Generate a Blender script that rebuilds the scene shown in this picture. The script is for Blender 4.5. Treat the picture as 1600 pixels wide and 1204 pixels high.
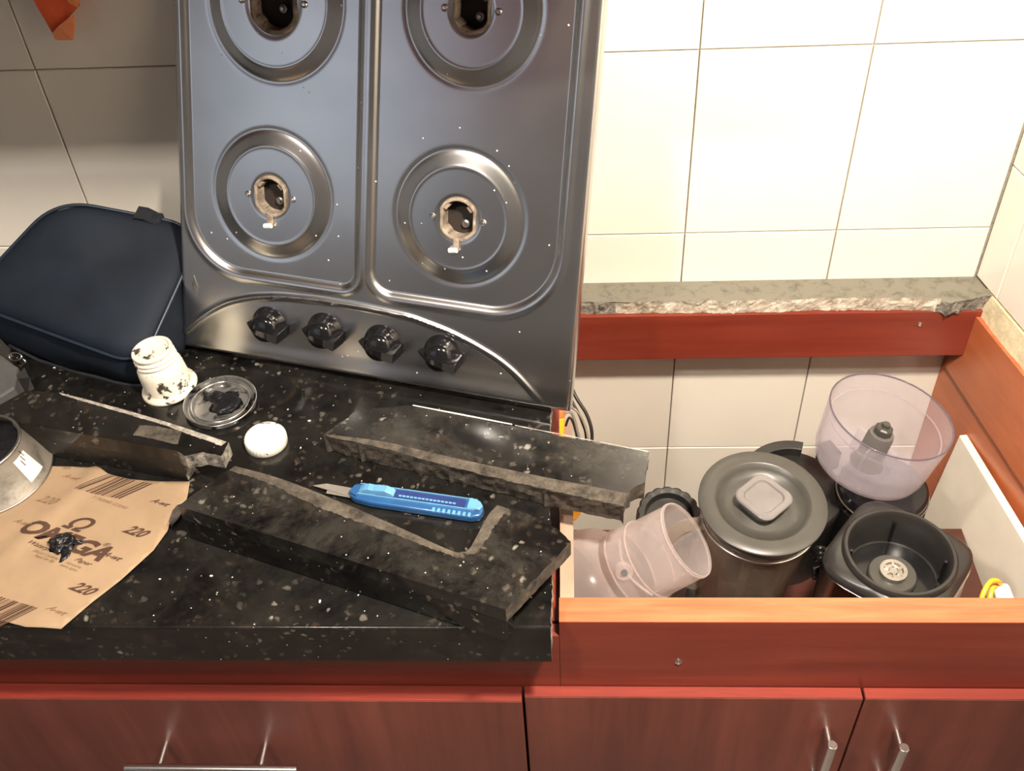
import bpy, bmesh, math, random
import numpy as np
from mathutils import Vector, Matrix, noise
from mathutils.geometry import tessellate_polygon
random.seed(7)
PI = math.pi
V = Vector
scn = bpy.context.scene
COL = scn.collection
for o in list(bpy.data.objects): bpy.data.objects.remove(o)

# ------------------------------------------------------------------ camera
CY, CP, CR, FPX = -0.07887, 0.74654, -0.06506, 1587.26
CAM = V((0.06105, -1.22073, 1.81039))
fw = V((math.sin(CY)*math.cos(CP), math.cos(CY)*math.cos(CP), -math.sin(CP)))
rt0 = V((math.cos(CY), -math.sin(CY), 0)); up0 = rt0.cross(fw)
rt = rt0*math.cos(CR)+up0*math.sin(CR); up = up0*math.cos(CR)-rt0*math.sin(CR)
cd = bpy.data.cameras.new('camera'); cam = bpy.data.objects.new('camera', cd); COL.objects.link(cam)
cam.matrix_world = Matrix(((rt.x, up.x, -fw.x, CAM.x), (rt.y, up.y, -fw.y, CAM.y), (rt.z, up.z, -fw.z, CAM.z), (0, 0, 0, 1)))
cd.sensor_width = 36; cd.lens = FPX*36/1600; cd.clip_start = .02
scn.camera = cam
def ray(x, y): return fw + rt*((x-800)/FPX) - up*((y-602)/FPX)
def PZ(x, y, z=.885): d = ray(x, y); return CAM + d*((z-CAM.z)/d.z)
def PY(x, y, yy=0.): d = ray(x, y); return CAM + d*((yy-CAM.y)/d.y)
def PD(x, y, dep): return CAM + ray(x, y)*dep
def PPL(x, y, o, n): d = ray(x, y); return CAM + d*(n.dot(o-CAM)/n.dot(d))

# ------------------------------------------------------------------ light, exposure
scn.view_settings.view_transform = 'Standard'; scn.view_settings.look = 'None'
scn.view_settings.exposure = 0.0; scn.view_settings.gamma = 1; scn.view_settings.use_curve_mapping = False
w = bpy.data.worlds.new('world'); scn.world = w; w.use_nodes = True
w.node_tree.nodes['Background'].inputs[0].default_value = (.55, .6, .7, 1)
w.node_tree.nodes['Background'].inputs[1].default_value = 0.02
def area(name, loc, aim, sx, sy, power, col):
    l = bpy.data.lights.new(name, 'AREA'); l.shape = 'RECTANGLE'; l.size = sx; l.size_y = sy; l.energy = power; l.color = col
    o = bpy.data.objects.new(name, l); COL.objects.link(o); o.location = loc
    o.rotation_euler = (V(aim)-V(loc)).to_track_quat('-Z', 'Y').to_euler(); return o
LA = V((-.55, -1.2, 2.38)); LB = V((.34, -.85, 2.13))
area('ceiling_lamp_light', LA, LA+V((0, 0, -1)), .09, .09, 22, (1, .90, .80))
area('pendant_light', LB, LB+V((.05, .25, -1)), .10, .10, 53, (1, .87, .72))
area('cool_fill_light', (-1.75, -1.9, 1.5), (0, -.4, 1.0), .8, .9, 1.9, (.72, .83, 1))  # added cool fill from the left, with no window behind it

# ------------------------------------------------------------------ materials
def newmat(name):
    m = bpy.data.materials.new(name); m.use_nodes = True; nt = m.node_tree
    return m, nt, nt.nodes['Principled BSDF']
def N(nt, t, **kw):
    n = nt.nodes.new(t)
    for k, v in kw.items():
        if k in n.inputs: n.inputs[k].default_value = v
        else: setattr(n, k, v)
    return n
def coords(nt, scale=(1, 1, 1), rot=(0, 0, 0)):
    tc = N(nt, 'ShaderNodeTexCoord'); mp = N(nt, 'ShaderNodeMapping')
    mp.inputs['Scale'].default_value = scale; mp.inputs['Rotation'].default_value = rot
    nt.links.new(tc.outputs['Object'], mp.inputs[0]); return mp.outputs[0]
def noise_t(nt, vec, scale, detail=4, rough=.6, dist=0):
    n = N(nt, 'ShaderNodeTexNoise'); n.inputs['Scale'].default_value = scale; n.inputs['Detail'].default_value = detail
    n.inputs['Roughness'].default_value = rough; n.inputs['Distortion'].default_value = dist
    nt.links.new(vec, n.inputs['Vector']); return n.outputs['Fac']
def ramp(nt, fac, stops, interp='LINEAR'):
    r = N(nt, 'ShaderNodeValToRGB'); cr = r.color_ramp; cr.interpolation = interp
    while len(cr.elements) < len(stops): cr.elements.new(.5)
    for e, (p, c) in zip(cr.elements, stops):
        e.position = p; e.color = (c, c, c, 1) if not isinstance(c, tuple) else (*c, 1)
    nt.links.new(fac, r.inputs[0]); return r.outputs[0]
def mix(nt, fac, a, b):
    m = N(nt, 'ShaderNodeMix', data_type='RGBA')
    for s, v in ((0, fac), (6, a), (7, b)):
        if isinstance(v, (int, float)): m.inputs[s].default_value = v
        elif isinstance(v, tuple): m.inputs[s].default_value = (*v, 1)
        else: nt.links.new(v, m.inputs[s])
    return m.outputs[2]
def bump(nt, bs, h, strength=.3, dist=.001):
    b = N(nt, 'ShaderNodeBump'); b.inputs['Strength'].default_value = strength; b.inputs['Distance'].default_value = dist
    nt.links.new(h, b.inputs['Height']); nt.links.new(b.outputs[0], bs.inputs['Normal'])
def plain(name, col, rough=.5, metal=0, vary=.12, scale=30, bmp=0, coat=0, spec=.5):
    m, nt, bs = newmat(name); v = coords(nt)
    f = noise_t(nt, v, scale)
    c2 = tuple(x*(1-vary) for x in col); c3 = tuple(min(1, x*(1+vary)) for x in col)
    nt.links.new(ramp(nt, f, [(.3, c2), (.7, c3)]), bs.inputs['Base Color'])
    bs.inputs['Roughness'].default_value = rough; bs.inputs['Metallic'].default_value = metal
    bs.inputs['Coat Weight'].default_value = coat; bs.inputs['Specular IOR Level'].default_value = spec
    if bmp: bump(nt, bs, noise_t(nt, v, scale*4), bmp)
    return m
def granite(name, dust=0.05, rough=.1):
    m, nt, bs = newmat(name); v = coords(nt)
    nz = N(nt, 'ShaderNodeTexNoise'); nz.inputs['Scale'].default_value = 70; nt.links.new(v, nz.inputs['Vector'])
    vm = N(nt, 'ShaderNodeVectorMath', operation='MULTIPLY_ADD'); nt.links.new(nz.outputs['Color'], vm.inputs[0]); vm.inputs[1].default_value = (.016, .016, .016); nt.links.new(v, vm.inputs[2]); vd = vm.outputs[0]
    n1 = noise_t(nt, v, 26, 5, .65, .3)
    base = ramp(nt, n1, [(.40, (.003, .003, .0034)), (.60, (.007, .0065, .006)), (.78, (.028, .020, .015))])
    vo = N(nt, 'ShaderNodeTexVoronoi'); vo.inputs['Scale'].default_value = 120; nt.links.new(vd, vo.inputs['Vector'])
    sp = N(nt, 'ShaderNodeSeparateColor'); nt.links.new(vo.outputs['Color'], sp.inputs[0])
    pick = ramp(nt, sp.outputs[0], [(.70, 0.), (.80, 1.)])
    shape = ramp(nt, vo.outputs['Distance'], [(.25, 1.), (.55, 0.)])
    mm = N(nt, 'ShaderNodeMath', operation='MULTIPLY'); nt.links.new(pick, mm.inputs[0]); nt.links.new(shape, mm.inputs[1])
    patch = ramp(nt, noise_t(nt, v, 9, 2), [(.42, 0.), (.62, .8)])
    m2 = N(nt, 'ShaderNodeMath', operation='MULTIPLY'); nt.links.new(mm.outputs[0], m2.inputs[0]); nt.links.new(patch, m2.inputs[1])
    spc = ramp(nt, sp.outputs[1], [(.15, (.035, .022, .015)), (.6, (.075, .065, .05)), (.80, (.09, .085, .07)), (.95, (.28, .26, .22))])
    c = mix(nt, m2.outputs[0], base, spc)
    d = ramp(nt, noise_t(nt, v, 11, 8, .78, .3), [(.40, 0.), (.80, dust)])
    c = mix(nt, d, c, (.34, .32, .27))
    # crumbs of white stone dust
    vo2 = N(nt, 'ShaderNodeTexVoronoi'); vo2.inputs['Scale'].default_value = 330; nt.links.new(v, vo2.inputs['Vector'])
    s2 = N(nt, 'ShaderNodeSeparateColor'); nt.links.new(vo2.outputs['Color'], s2.inputs[0])
    p2 = ramp(nt, s2.outputs[0], [(.988, 0.), (.991, 1.)]); q2 = ramp(nt, vo2.outputs['Distance'], [(.22, 1.), (.34, 0.)])
    m3 = N(nt, 'ShaderNodeMath', operation='MULTIPLY'); nt.links.new(p2, m3.inputs[0]); nt.links.new(q2, m3.inputs[1])
    c = mix(nt, m3.outputs[0], c, (.5, .48, .42))
    nt.links.new(c, bs.inputs['Base Color'])
    nt.links.new(ramp(nt, noise_t(nt, v, 14, 4), [(.35, rough), (.75, rough+.16)]), bs.inputs['Roughness'])
    return m
def rubble(name, lo, hi, scale=60):
    m, nt, bs = newmat(name); v = coords(nt)
    f = noise_t(nt, v, scale, 8, .75)
    nt.links.new(ramp(nt, f, [(.35, lo), (.52, tuple((a+b)/2 for a, b in zip(lo, hi))), (.68, hi)]), bs.inputs['Base Color'])
    bs.inputs['Roughness'].default_value = .85; bump(nt, bs, f, .9, .004); return m
def wood(name, lo, hi, axis=0, rough=.3, scale=7):
    m, nt, bs = newmat(name); s = [scale*5]*3; s[axis] = scale*.35
    v = coords(nt, tuple(s)); f = noise_t(nt, v, 1.0, 6, .62, .5)
    v2 = coords(nt, (3, 3, 3)); g = noise_t(nt, v2, 1., 3)
    c = ramp(nt, f, [(.3, lo), (.72, hi)])
    c = mix(nt, ramp(nt, g, [(.35, 0.), (.7, .45)]), c, tuple(x*.62 for x in lo))
    nt.links.new(c, bs.inputs['Base Color']); bs.inputs['Roughness'].default_value = rough
    bump(nt, bs, f, .12, .0006); return m
def clearish(name, col, opac=.3, rough=.1):
    m, nt, bs = newmat(name)
    bs.inputs['Base Color'].default_value = (*col, 1); bs.inputs['Roughness'].default_value = rough
    bs.inputs['Subsurface Weight'].default_value = 0
    tr = N(nt, 'ShaderNodeBsdfTransparent'); tr.inputs[0].default_value = (*[min(1, .5+.5*c) for c in col], 1)
    tl = N(nt, 'ShaderNodeBsdfTranslucent'); tl.inputs[0].default_value = (*col, 1)
    m1 = N(nt, 'ShaderNodeMixShader'); m1.inputs[0].default_value = .45
    nt.links.new(bs.outputs[0], m1.inputs[1]); nt.links.new(tl.outputs[0], m1.inputs[2])
    lw = N(nt, 'ShaderNodeLayerWeight'); lw.inputs[0].default_value = .35
    f = N(nt, 'ShaderNodeMapRange'); f.inputs['To Min'].default_value = opac; f.inputs['To Max'].default_value = min(1, opac+.40)
    nt.links.new(lw.outputs['Facing'], f.inputs['Value'])
    m2 = N(nt, 'ShaderNodeMixShader'); nt.links.new(f.outputs[0], m2.inputs[0])
    nt.links.new(tr.outputs[0], m2.inputs[1]); nt.links.new(m1.outputs[0], m2.inputs[2])
    nt.links.new(m2.outputs[0], nt.nodes['Material Output'].inputs[0]); return m
def blotch(name, base, dark, thr=.55, scale=45, rough=.45, metal=0, width=.03, axis_scale=(1, 1, 1)):
    m, nt, bs = newmat(name); v = coords(nt, axis_scale)
    f = noise_t(nt, v, scale, 6, .65, .4)
    c = mix(nt, ramp(nt, f, [(thr, 0.), (thr+width, 1.)]), base, dark)
    nt.links.new(c, bs.inputs['Base Color']); bs.inputs['Roughness'].default_value = rough; bs.inputs['Metallic'].default_value = metal
    return m
M = {}
M['granite'] = granite('granite'); M['granite_dusty'] = granite('granite_dusty', .14, .11)
M['granite_lip'] = granite('granite_lip', .8, .25)
M['granite_face'] = granite('granite_face', .06, .34)
M['broken'] = rubble('broken_granite', (.02, .017, .014), (.52, .48, .41), 90)
M['mortar'] = rubble('mortar_edge', (.30, .24, .17), (.86, .80, .68), 50)
M['grime'] = rubble('grimy_edge', (.016, .013, .010), (.135, .112, .085), 60)
M['chalk'] = rubble('chalky_edge', (.12, .10, .08), (.6, .56, .5), 70)
M['plaster'] = rubble('bare_plaster', (.50, .42, .26), (.74, .66, .46), 40)
M['wood_x'] = wood('cherry_wood_along', (.17, .024, .014), (.27, .052, .030), 0)
M['wood_z'] = wood('cherry_wood_upright', (.13, .030, .021), (.24, .066, .047), 2, .42, 6)
M['wood_y'] = wood('cherry_wood_deep', (.42, .11, .04), (.58, .18, .07), 1)
M['melamine'] = plain('pale_melamine', (.42, .27, .20), .4, 0, .1, 20)
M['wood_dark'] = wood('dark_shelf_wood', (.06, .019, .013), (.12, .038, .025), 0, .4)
M['lip'] = blotch('dusty_granite', (.17, .16, .125), (.085, .08, .065), .5, 60, .28, 0, .2)
M['edge'] = wood('lit_cherry_edge_band', (.40, .088, .032), (.64, .175, .075), 0, .4, 22)  # lighter edge band; strong light on the top edges is also in this colour
M['edge_dark'] = wood('cherry_door_edge', (.15, .012, .006), (.26, .028, .012), 0, .6, 22)
def tile_mat():
    m, nt, bs = newmat('glazed_tile'); v = coords(nt)
    f = noise_t(nt, v, 5, 3)
    nt.links.new(ramp(nt, f, [(.3, (.76, .715, .63)), (.7, (.81, .765, .68))]), bs.inputs['Base Color'])
    bs.inputs['Roughness'].default_value = .16; bs.inputs['Coat Weight'].default_value = .3
    bump(nt, bs, noise_t(nt, v, 14, 2), .06, .002); return m
M['tile'] = tile_mat()
M['grout'] = rubble('grout', (.30, .27, .22), (.52, .47, .39), 80)
def steel_mat():
    m, nt, bs = newmat('brushed_steel'); v = coords(nt)
    bs.inputs['Metallic'].default_value = 1
    sm = noise_t(nt, v, 7, 3, .5, 0)
    vb = coords(nt, (400, 12, 12)); br = noise_t(nt, vb, 1, 3)
    c = ramp(nt, sm, [(.3, (.56, .56, .56)), (.7, (.68, .67, .65))])
    vo = N(nt, 'ShaderNodeTexVoronoi'); vo.inputs['Scale'].default_value = 130; nt.links.new(v, vo.inputs['Vector'])
    s2 = N(nt, 'ShaderNodeSeparateColor'); nt.links.new(vo.outputs['Color'], s2.inputs[0])
    p = ramp(nt, s2.outputs[0], [(.955, 0.), (.96, 1.)]); q = ramp(nt, vo.outputs['Distance'], [(.10, 1.), (.17, 0.)])
    k = N(nt, 'ShaderNodeMath', operation='MULTIPLY'); nt.links.new(p, k.inputs[0]); nt.links.new(q, k.inputs[1])
    c = mix(nt, k.outputs[0], c, (.9, .88, .82)); nt.links.new(c, bs.inputs['Base Color'])
    inv = N(nt, 'ShaderNodeMath', operation='SUBTRACT'); inv.inputs[0].default_value = 1; nt.links.new(k.outputs[0], inv.inputs[1])
    nt.links.new(inv.outputs[0], bs.inputs['Metallic'])
    bs.inputs['Roughness'].default_value = .26
    return m
M['steel'] = steel_mat()
M['chrome'] = plain('satin_chrome', (.75, .74, .72), .22, 1, .04)
M['zinc'] = plain('worn_zinc', (.45, .43, .40), .38, 1, .25, 60, .2)
M['brass'] = rubble('sooty_burner_cup', (.10, .07, .05), (.50, .42, .33), 60)
M['soot'] = plain('soot', (.02, .013, .010), .8)
M['black_gloss'] = plain('black_gloss_plastic', (.008, .008, .009), .12, 0, .1)
M['black'] = plain('black_plastic', (.022, .021, .020), .30, 0, .15)
M['black_matte'] = plain('dark_grey_plastic', (.048, .046, .040), .36, 0, .1)
M['navy'] = plain('navy_nylon', (.008, .0125, .021), .7, 0, .25, 12, .15, 0, .22)
M['navy_dark'] = plain('dark_navy_webbing', (.006, .008, .013), .8, 0, .2, 90, .2)
M['navy_pipe'] = plain('navy_piping', (.014, .022, .036), .38)
M['white_dirty'] = blotch('paint_smeared_white', (.80, .74, .62), (.045, .04, .03), .56, 34, .5, 0, .04)
M['white_cap'] = blotch('white_cap_plastic', (.86, .83, .74), (.07, .06, .05), .62, 40, .4)
M['white'] = plain('white_plastic', (.84, .80, .69), .35, 0, .03)
M['tin'] = blotch('smeared_tin', (.27, .245, .21), (.09, .08, .065), .50, 30, .42, .4, .25)
M['lid_tin'] = blotch('tin_lid', (.30, .30, .29), (.02, .02, .02), .50, 38, .22, .7, .12)
M['putty'] = plain('black_putty', (.008, .008, .010), .16, 0, .3, 80, .9)
M['paper'] = plain('brown_sandpaper_backing', (.32, .222, .135), .7, 0, .10, 18, .05)
M['ink'] = plain('brown_ink', (.065, .03, .018), .75)
M['ink_light'] = plain('faded_brown_ink', (.20, .115, .06), .75)
M['grit'] = plain('dark_grit', (.05, .042, .036), .9, 0, .4, 120, .5)
M['blue'] = plain('translucent_blue_plastic', (.02, .085, .23), .25, 0, .15, 30, 0, .4)
M['blue_light'] = plain('light_blue_plastic', (.11, .29, .50), .35)
M['blue_dark'] = plain('navy_plastic', (.02, .035, .14), .3)
M['blade'] = plain('steel_blade', (.30, .28, .25), .35, .4, .15)
M['clear'] = clearish('clear_lilac_plastic', (.86, .83, .89), .07, .06)
M['frost'] = clearish('frosted_pink_plastic', (.93, .86, .85), .13, .2)
M['smoke'] = clearish('smoky_plastic', (.10, .095, .085), .35, .08)
def glass_mat():
    m, nt, bs = newmat('jar_glass'); bs.inputs['Base Color'].default_value = (.93, .9, .84, 1)
    bs.inputs['Transmission Weight'].default_value = 1; bs.inputs['Roughness'].default_value = .02; bs.inputs['IOR'].default_value = 1.45; return m
def thin_glass():
    m, nt, bs = newmat('thin_jar_glass'); bs.inputs['Base Color'].default_value = (.46, .40, .33, 1); bs.inputs['Roughness'].default_value = .03; bs.inputs['Coat Weight'].default_value = 1
    tr = N(nt, 'ShaderNodeBsdfTransparent'); tr.inputs[0].default_value = (.93, .90, .84, 1)
    lw = N(nt, 'ShaderNodeLayerWeight'); lw.inputs[0].default_value = .3
    f = ramp(nt, lw.outputs['Facing'], [(.0, .10), (.5, .34), (1., .95)])
    m2 = N(nt, 'ShaderNodeMixShader'); nt.links.new(f, m2.inputs[0]); nt.links.new(tr.outputs[0], m2.inputs[1]); nt.links.new(bs.outputs[0], m2.inputs[2])
    nt.links.new(m2.outputs[0], nt.nodes['Material Output'].inputs[0]); return m
M['glass'] = thin_glass()
M['cap_clear'] = plain('lilac_grey_cap', (.15, .138, .138), .3)
M['base_steel'] = plain('appliance_steel', (.60, .50, .44), .2, 1, .06, 8)
M['orange'] = plain('orange_cloth', (.85, .13, .04), .8, 0, .1, 60, .2)
M['orange_light'] = plain('pale_orange_cloth', (.95, .32, .13), .8, 0, .1, 60, .2)
M['yellow'] = plain('yellow_orange_plastic', (.90, .40, .02), .35)
M['cable'] = plain('black_cable', (.02, .018, .016), .45)
M['cable_grey'] = plain('grey_cable', (.22, .20, .16), .45)
M['wall_paint'] = plain('grey_blue_wall', (.25, .265, .285), .8)
M['ceiling_paint'] = plain('ceiling_paint', (.50, .49, .46), .9)
M['floor_tile'] = plain('floor_tile', (.16, .13, .11), .4)
M['tool_grey'] = plain('grey_tool_plastic', (.09, .09, .09), .4, 0, .2)
def emit(name, col, s):
    m, nt, bs = newmat(name); bs.inputs['Emission Color'].default_value = (*col, 1); bs.inputs['Emission Strength'].default_value = s; return m
M['lamp'] = emit('lamp_glow', (1, .9, .78), 6)

# ------------------------------------------------------------------ helpers
def tag(o, label=None, cat=None, group=None, kind=None):
    if label: o['label'] = label
    if cat: o['category'] = cat
    if group: o['group'] = group
    if kind: o['kind'] = kind
    return o
def thing(name, label, cat, loc=(0, 0, 0), rot=None, group=None):
    o = bpy.data.objects.new(name, None); COL.objects.link(o)
    m = Matrix.Translation(V(loc))
    if rot is not None: m = m @ (rot.to_4x4() if isinstance(rot, Matrix) else Matrix.Rotation(rot, 4, 'Z'))
    o.matrix_world = m; o.empty_display_size = .02
    return tag(o, label, cat, group)
def obj(name, bm, mats, parent=None, smooth=False, bevel=0, label=None, seg=2, angle=40):
    if not isinstance(bm, bpy.types.Mesh):
        bmesh.ops.recalc_face_normals(bm, faces=bm.faces)
        me = bpy.data.meshes.new(name); bm.to_mesh(me); bm.free()
    else: me = bm
    for m in (mats if isinstance(mats, (list, tuple)) else [mats]): me.materials.append(m if not isinstance(m, str) else M[m])
    o = bpy.data.objects.new(name, me); COL.objects.link(o)
    if parent is not None: o.parent = parent
    if smooth:
        for p in me.polygons: p.use_smooth = True
        if smooth != 'all': me.set_sharp_from_angle(angle=math.radians(angle))
    if bevel:
        b = o.modifiers.new('bevel', 'BEVEL'); b.width = bevel; b.segments = seg; b.limit_method = 'ANGLE'; b.angle_limit = math.radians(45)
    if label: o['label'] = label
    return o
def box(x0, x1, y0, y1, z0, z1, bm=None, mi=0, mat=None):
    bm = bm or bmesh.new()
    vs = [bm.verts.new(V((x, y, z)) if mat is None else mat @ V((x, y, z))) for z in (z0, z1) for x, y in ((x0, y0), (x1, y0), (x1, y1), (x0, y1))]
    for f in ((0, 3, 2, 1), (4, 5, 6, 7), (0, 1, 5, 4), (1, 2, 6, 5), (2, 3, 7, 6), (3, 0, 4, 7)):
        bm.faces.new([vs[i] for i in f]).material_index = mi
    return bm
def rings(bm, R, closed=True, mi=0, cap0=True, cap1=True):
    vr = [[bm.verts.new(p) for p in r] for r in R]; n = len(R[0])
    for a, b in zip(vr[:-1], vr[1:]):
        for i in range(n if closed else n-1):
            j = (i+1) % n; bm.faces.new((a[i], a[j], b[j], b[i])).material_index = mi
    if closed and cap0: bm.faces.new(vr[0][::-1]).material_index = mi
    if closed and cap1: bm.faces.new(vr[-1]).material_index = mi
    return vr
def lathe(prof, n=48, bm=None, mat=None, cap0=False, cap1=False, mi=0, jit=None):
    bm = bm or bmesh.new(); R = []
    for r, z in prof:
        r = max(r, 1e-5)
        pts = [V((r*math.cos(2*PI*i/n), r*math.sin(2*PI*i/n), z)) for i in range(n)]
        if jit: pts = [jit(p) for p in pts]
        R.append([p if mat is None else mat @ p for p in pts])
    rings(bm, R, True, mi, cap0, cap1); return bm
def tube(path, r, n=10, bm=None, mi=0, closed=False):
    bm = bm or bmesh.new(); P = [V(p) for p in path]; R = []; prev = None
    for i, p in enumerate(P):
        a = P[(i-1) % len(P)] if (closed or i > 0) else p; b = P[(i+1) % len(P)] if (closed or i < len(P)-1) else p
        t = (b-a).normalized()
        if prev is None: u = t.orthogonal().normalized()
        else: u = (prev-t*prev.dot(t)).normalized()
        prev = u; v = t.cross(u); rr = r[i] if isinstance(r, (list, tuple)) else r
        R.append([p+(u*math.cos(2*PI*k/n)+v*math.sin(2*PI*k/n))*rr for k in range(n)])
    if closed: R.append(R[0])
    rings(bm, R, True, mi, not closed, not closed)
    if closed: bmesh.ops.remove_doubles(bm, verts=bm.verts, dist=1e-6)
    return bm
def spline(pts, k=6):
    P = [V(p) for p in pts]; out = []
    for i in range(len(P)-1):
        p0 = P[max(i-1, 0)]; p1 = P[i]; p2 = P[i+1]; p3 = P[min(i+2, len(P)-1)]
        for j in range(k):
            t = j/k; out.append(.5*((2*p1)+(p2-p0)*t+(2*p0-5*p1+4*p2-p3)*t*t+(3*p1-p0-3*p2+p3)*t**3))
    out.append(P[-1]); return out
def area2(p): return sum(p[i][0]*p[(i+1) % len(p)][1]-p[(i+1) % len(p)][0]*p[i][1] for i in range(len(p)))/2
def slab(outline, z0, z1, rough=(), amp=.004, step=.006, mi_side=1, lean=0., rows=4, zamp=.002, loose=None):
    """polygon prism; edges whose index is in `rough` are fractured: fine jagged line, lumpy face. rough faces take mi_side"""
    bm = bmesh.new(); n = len(outline); pts = []; fl = []
    sgn = 1 if area2(outline) > 0 else -1
    for i in range(n):
        a = V((*outline[i][:2], 0)); b = V((*outline[(i+1) % n][:2], 0)); L = (b-a).length
        if i in rough:
            k = max(2, int(L/step)); nrm = V(((b-a).y, -(b-a).x, 0)).normalized()*sgn
            for j in range(k):
                p = a+(b-a)*(j/k); pts.append((p, nrm, 0 if j == 0 else 1)); fl.append(True)
        else:
            pts.append((a, V((0, 0, 0)), 0)); fl.append(False)
    def ring(t, z):
        out = []
        for p, nrm, w in pts:
            if w:
                q = p*55+V((0, 0, z*60)); f = noise.noise(q)+.6*noise.noise(q*2.7)+.35*noise.noise(q*7)
                out.append(p+nrm*(f*amp - t*lean)+V((0, 0, z+(noise.noise(q*1.7)*zamp if 0 < t < 1 else 0))))
            else: out.append(V((p.x, p.y, z)))
        return out
    R = [ring(i/rows, z1+(z0-z1)*i/rows) for i in range(rows+1)]
    vr = [[bm.verts.new(p) for p in r] for r in R]; m = len(pts)
    for a, b in zip(vr[:-1], vr[1:]):
        for i in range(m):
            j = (i+1) % m; bm.faces.new((a[j], a[i], b[i], b[j])).material_index = mi_side if fl[i] else 0
    for r in (vr[0], vr[-1]):
        for tri in tessellate_polygon([[v.co.copy() for v in r]]):
            try: bm.faces.new([r[k] for k in tri])
            except ValueError: pass
    return bm
def rrect(w, h, r, n=6, cx=0, cy=0):
    out = []
    for k, (sx, sy) in enumerate(((1, 1), (-1, 1), (-1, -1), (1, -1))):
        for j in range(n+1):
            a = PI/2*k+PI/2*j/n; out.append((cx+sx*(w/2-r)+r*math.cos(a), cy+sy*(h/2-r)+r*math.sin(a)))
    return out
def prism(outline, z0, z1, bm=None, mi=0, mat=None):
    bm = bm or bmesh.new()
    f = (lambda p: p) if mat is None else (lambda p: mat @ p)
    rings(bm, [[f(V((x, y, z))) for x, y in outline] for z in (z0, z1)], True, mi); return bm
def frame(o, x, y):
    x = V(x).normalized(); z = x.cross(V(y)).normalized(); y = z.cross(x)
    m = Matrix((x, y, z)).transposed().to_4x4(); m.translation = V(o); return m

# ------------------------------------------------------------------ room shell
TW, TH = .21355, .27418; TX0 = -.62766
def struct(name, bm, mat, parent=None, **k):
    o = obj(name, bm, mat, parent, **k); o['kind'] = 'structure'; return o
def tile_wall(wall, cols, rows, mat, gap=.0009, th=.006):
    cache = {}
    for (x0, x1) in cols:
        for (z0, z1) in rows:
            key = (round(x1-x0, 4), round(z1-z0, 4))
            if key not in cache:
                hw, hh = key[0]/2-gap, key[1]/2-gap; bm = bmesh.new()
                R = [[V((sx*(hw-i), -y, sz*(hh-i))) for sx, sz in ((-1, -1), (1, -1), (1, 1), (-1, 1))] for i, y in ((0, 0), (0, th-.0012), (.0005, th-.0004), (.0014, th))]
                rings(bm, R); bmesh.ops.recalc_face_normals(bm, faces=bm.faces)
                me = bpy.data.meshes.new('tile'); bm.to_mesh(me); bm.free(); me.materials.append(M['tile']); cache[key] = me
            o = bpy.data.objects.new('tile', cache[key]); COL.objects.link(o); o.parent = wall
            o.location = ((x0+x1)/2, random.uniform(-.0003, .0003), (z0+z1)/2)
            o.rotation_euler = (random.uniform(-.002, .002), 0, random.uniform(-.002, .002))
XC = .655
wb = struct('wall_back', box(-2.2, XC+.6, .006, .12, 0, 2.45), 'grout')
xs = [TX0+k*TW for k in range(-7, 7)]; cols = [(a, b) for a, b in zip(xs[:-1], xs[1:])]
cols = [(a, min(b, XC+.05)) for a, b in cols if a < XC]
zt = [.253, .527, .801, .970, 1.2447, 1.519, 1.793, 2.067, 2.341]
tile_wall(wb, cols, list(zip(zt[:-1], zt[1:])), M['tile'])
wb.location.y = .0
for t in wb.children: t.location.y += .006
# right wall, slightly out of square with the back wall
RA = math.atan2(1, .2)   # direction of the wall going towards the room: (.2,-1)
wr_rot = Matrix.Rotation(-RA, 3, 'Z')     # local +x runs along the wall away from the corner
wr = struct('wall_right', box(-.15, 2.6, .006, .12, 0, 2.45), 'grout')
wr.matrix_world = Matrix.Translation((XC, 0, 0)) @ wr_rot.to_4x4()
xs2 = [0, .058]+[.058+TW*k for k in range(1, 12)]
tile_wall(wr, list(zip(xs2[:-1], xs2[1:])), [(.886, 1.07), (1.07, 1.07+TH), (1.07+TH, 1.07+2*TH), (1.07+2*TH, 1.07+3*TH)], M['tile'])
for t in wr.children: t.location.y += .006
struct('floor', box(-2.4, 1.9, -3.0, .2, -.1, 0), 'floor_tile')
struct('ceiling', box(-2.4, 1.9, -3.0, .2, 2.45, 2.55), 'ceiling_paint')
struct('wall_left', box(-2.3, -2.2, -3.0, .12, 0, 2.45), 'wall_paint')
struct('wall_front', box(-2.3, 1.9, -3.05, -2.95, 0, 2.45), 'wall_paint')
wl = M  # alias
# bare plaster strip under the last row of tiles on the right wall
RD = V((.2, -1, 0)).normalized(); RN = V((-1, -.2, 0)).normalized()
def rwp(s, off, z): return V((XC, 0, 0))+RD*s+RN*off+V((0, 0, z))
bm = bmesh.new()
R = []
for k in range(41):
    s = .03+k*.05*.5
    j = noise.noise(V((s*30, 0, 0)))*.003
    R.append([rwp(s, -.004, .80), rwp(s, .012+j, .80), rwp(s, .010+j, .846+j), rwp(s, .002+j*.4, .884+j*.3), rwp(s, -.004, .884)])
rings(bm, R)
struct('trim_1', bm, 'plaster', label='strip of bare yellowish plaster below the right wall tiles')

# ------------------------------------------------------------------ base cabinets
ZR = .847
YF = -.5707
def brd(name, bm, mat, parent, **k): return obj(name, bm, mat, parent, bevel=.0008, seg=1, **k)
rc = thing('base_cabinet', 'red cherry base cabinet without a countertop, on the right, open on top', 'cabinet', (0, 0, 0))
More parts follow.
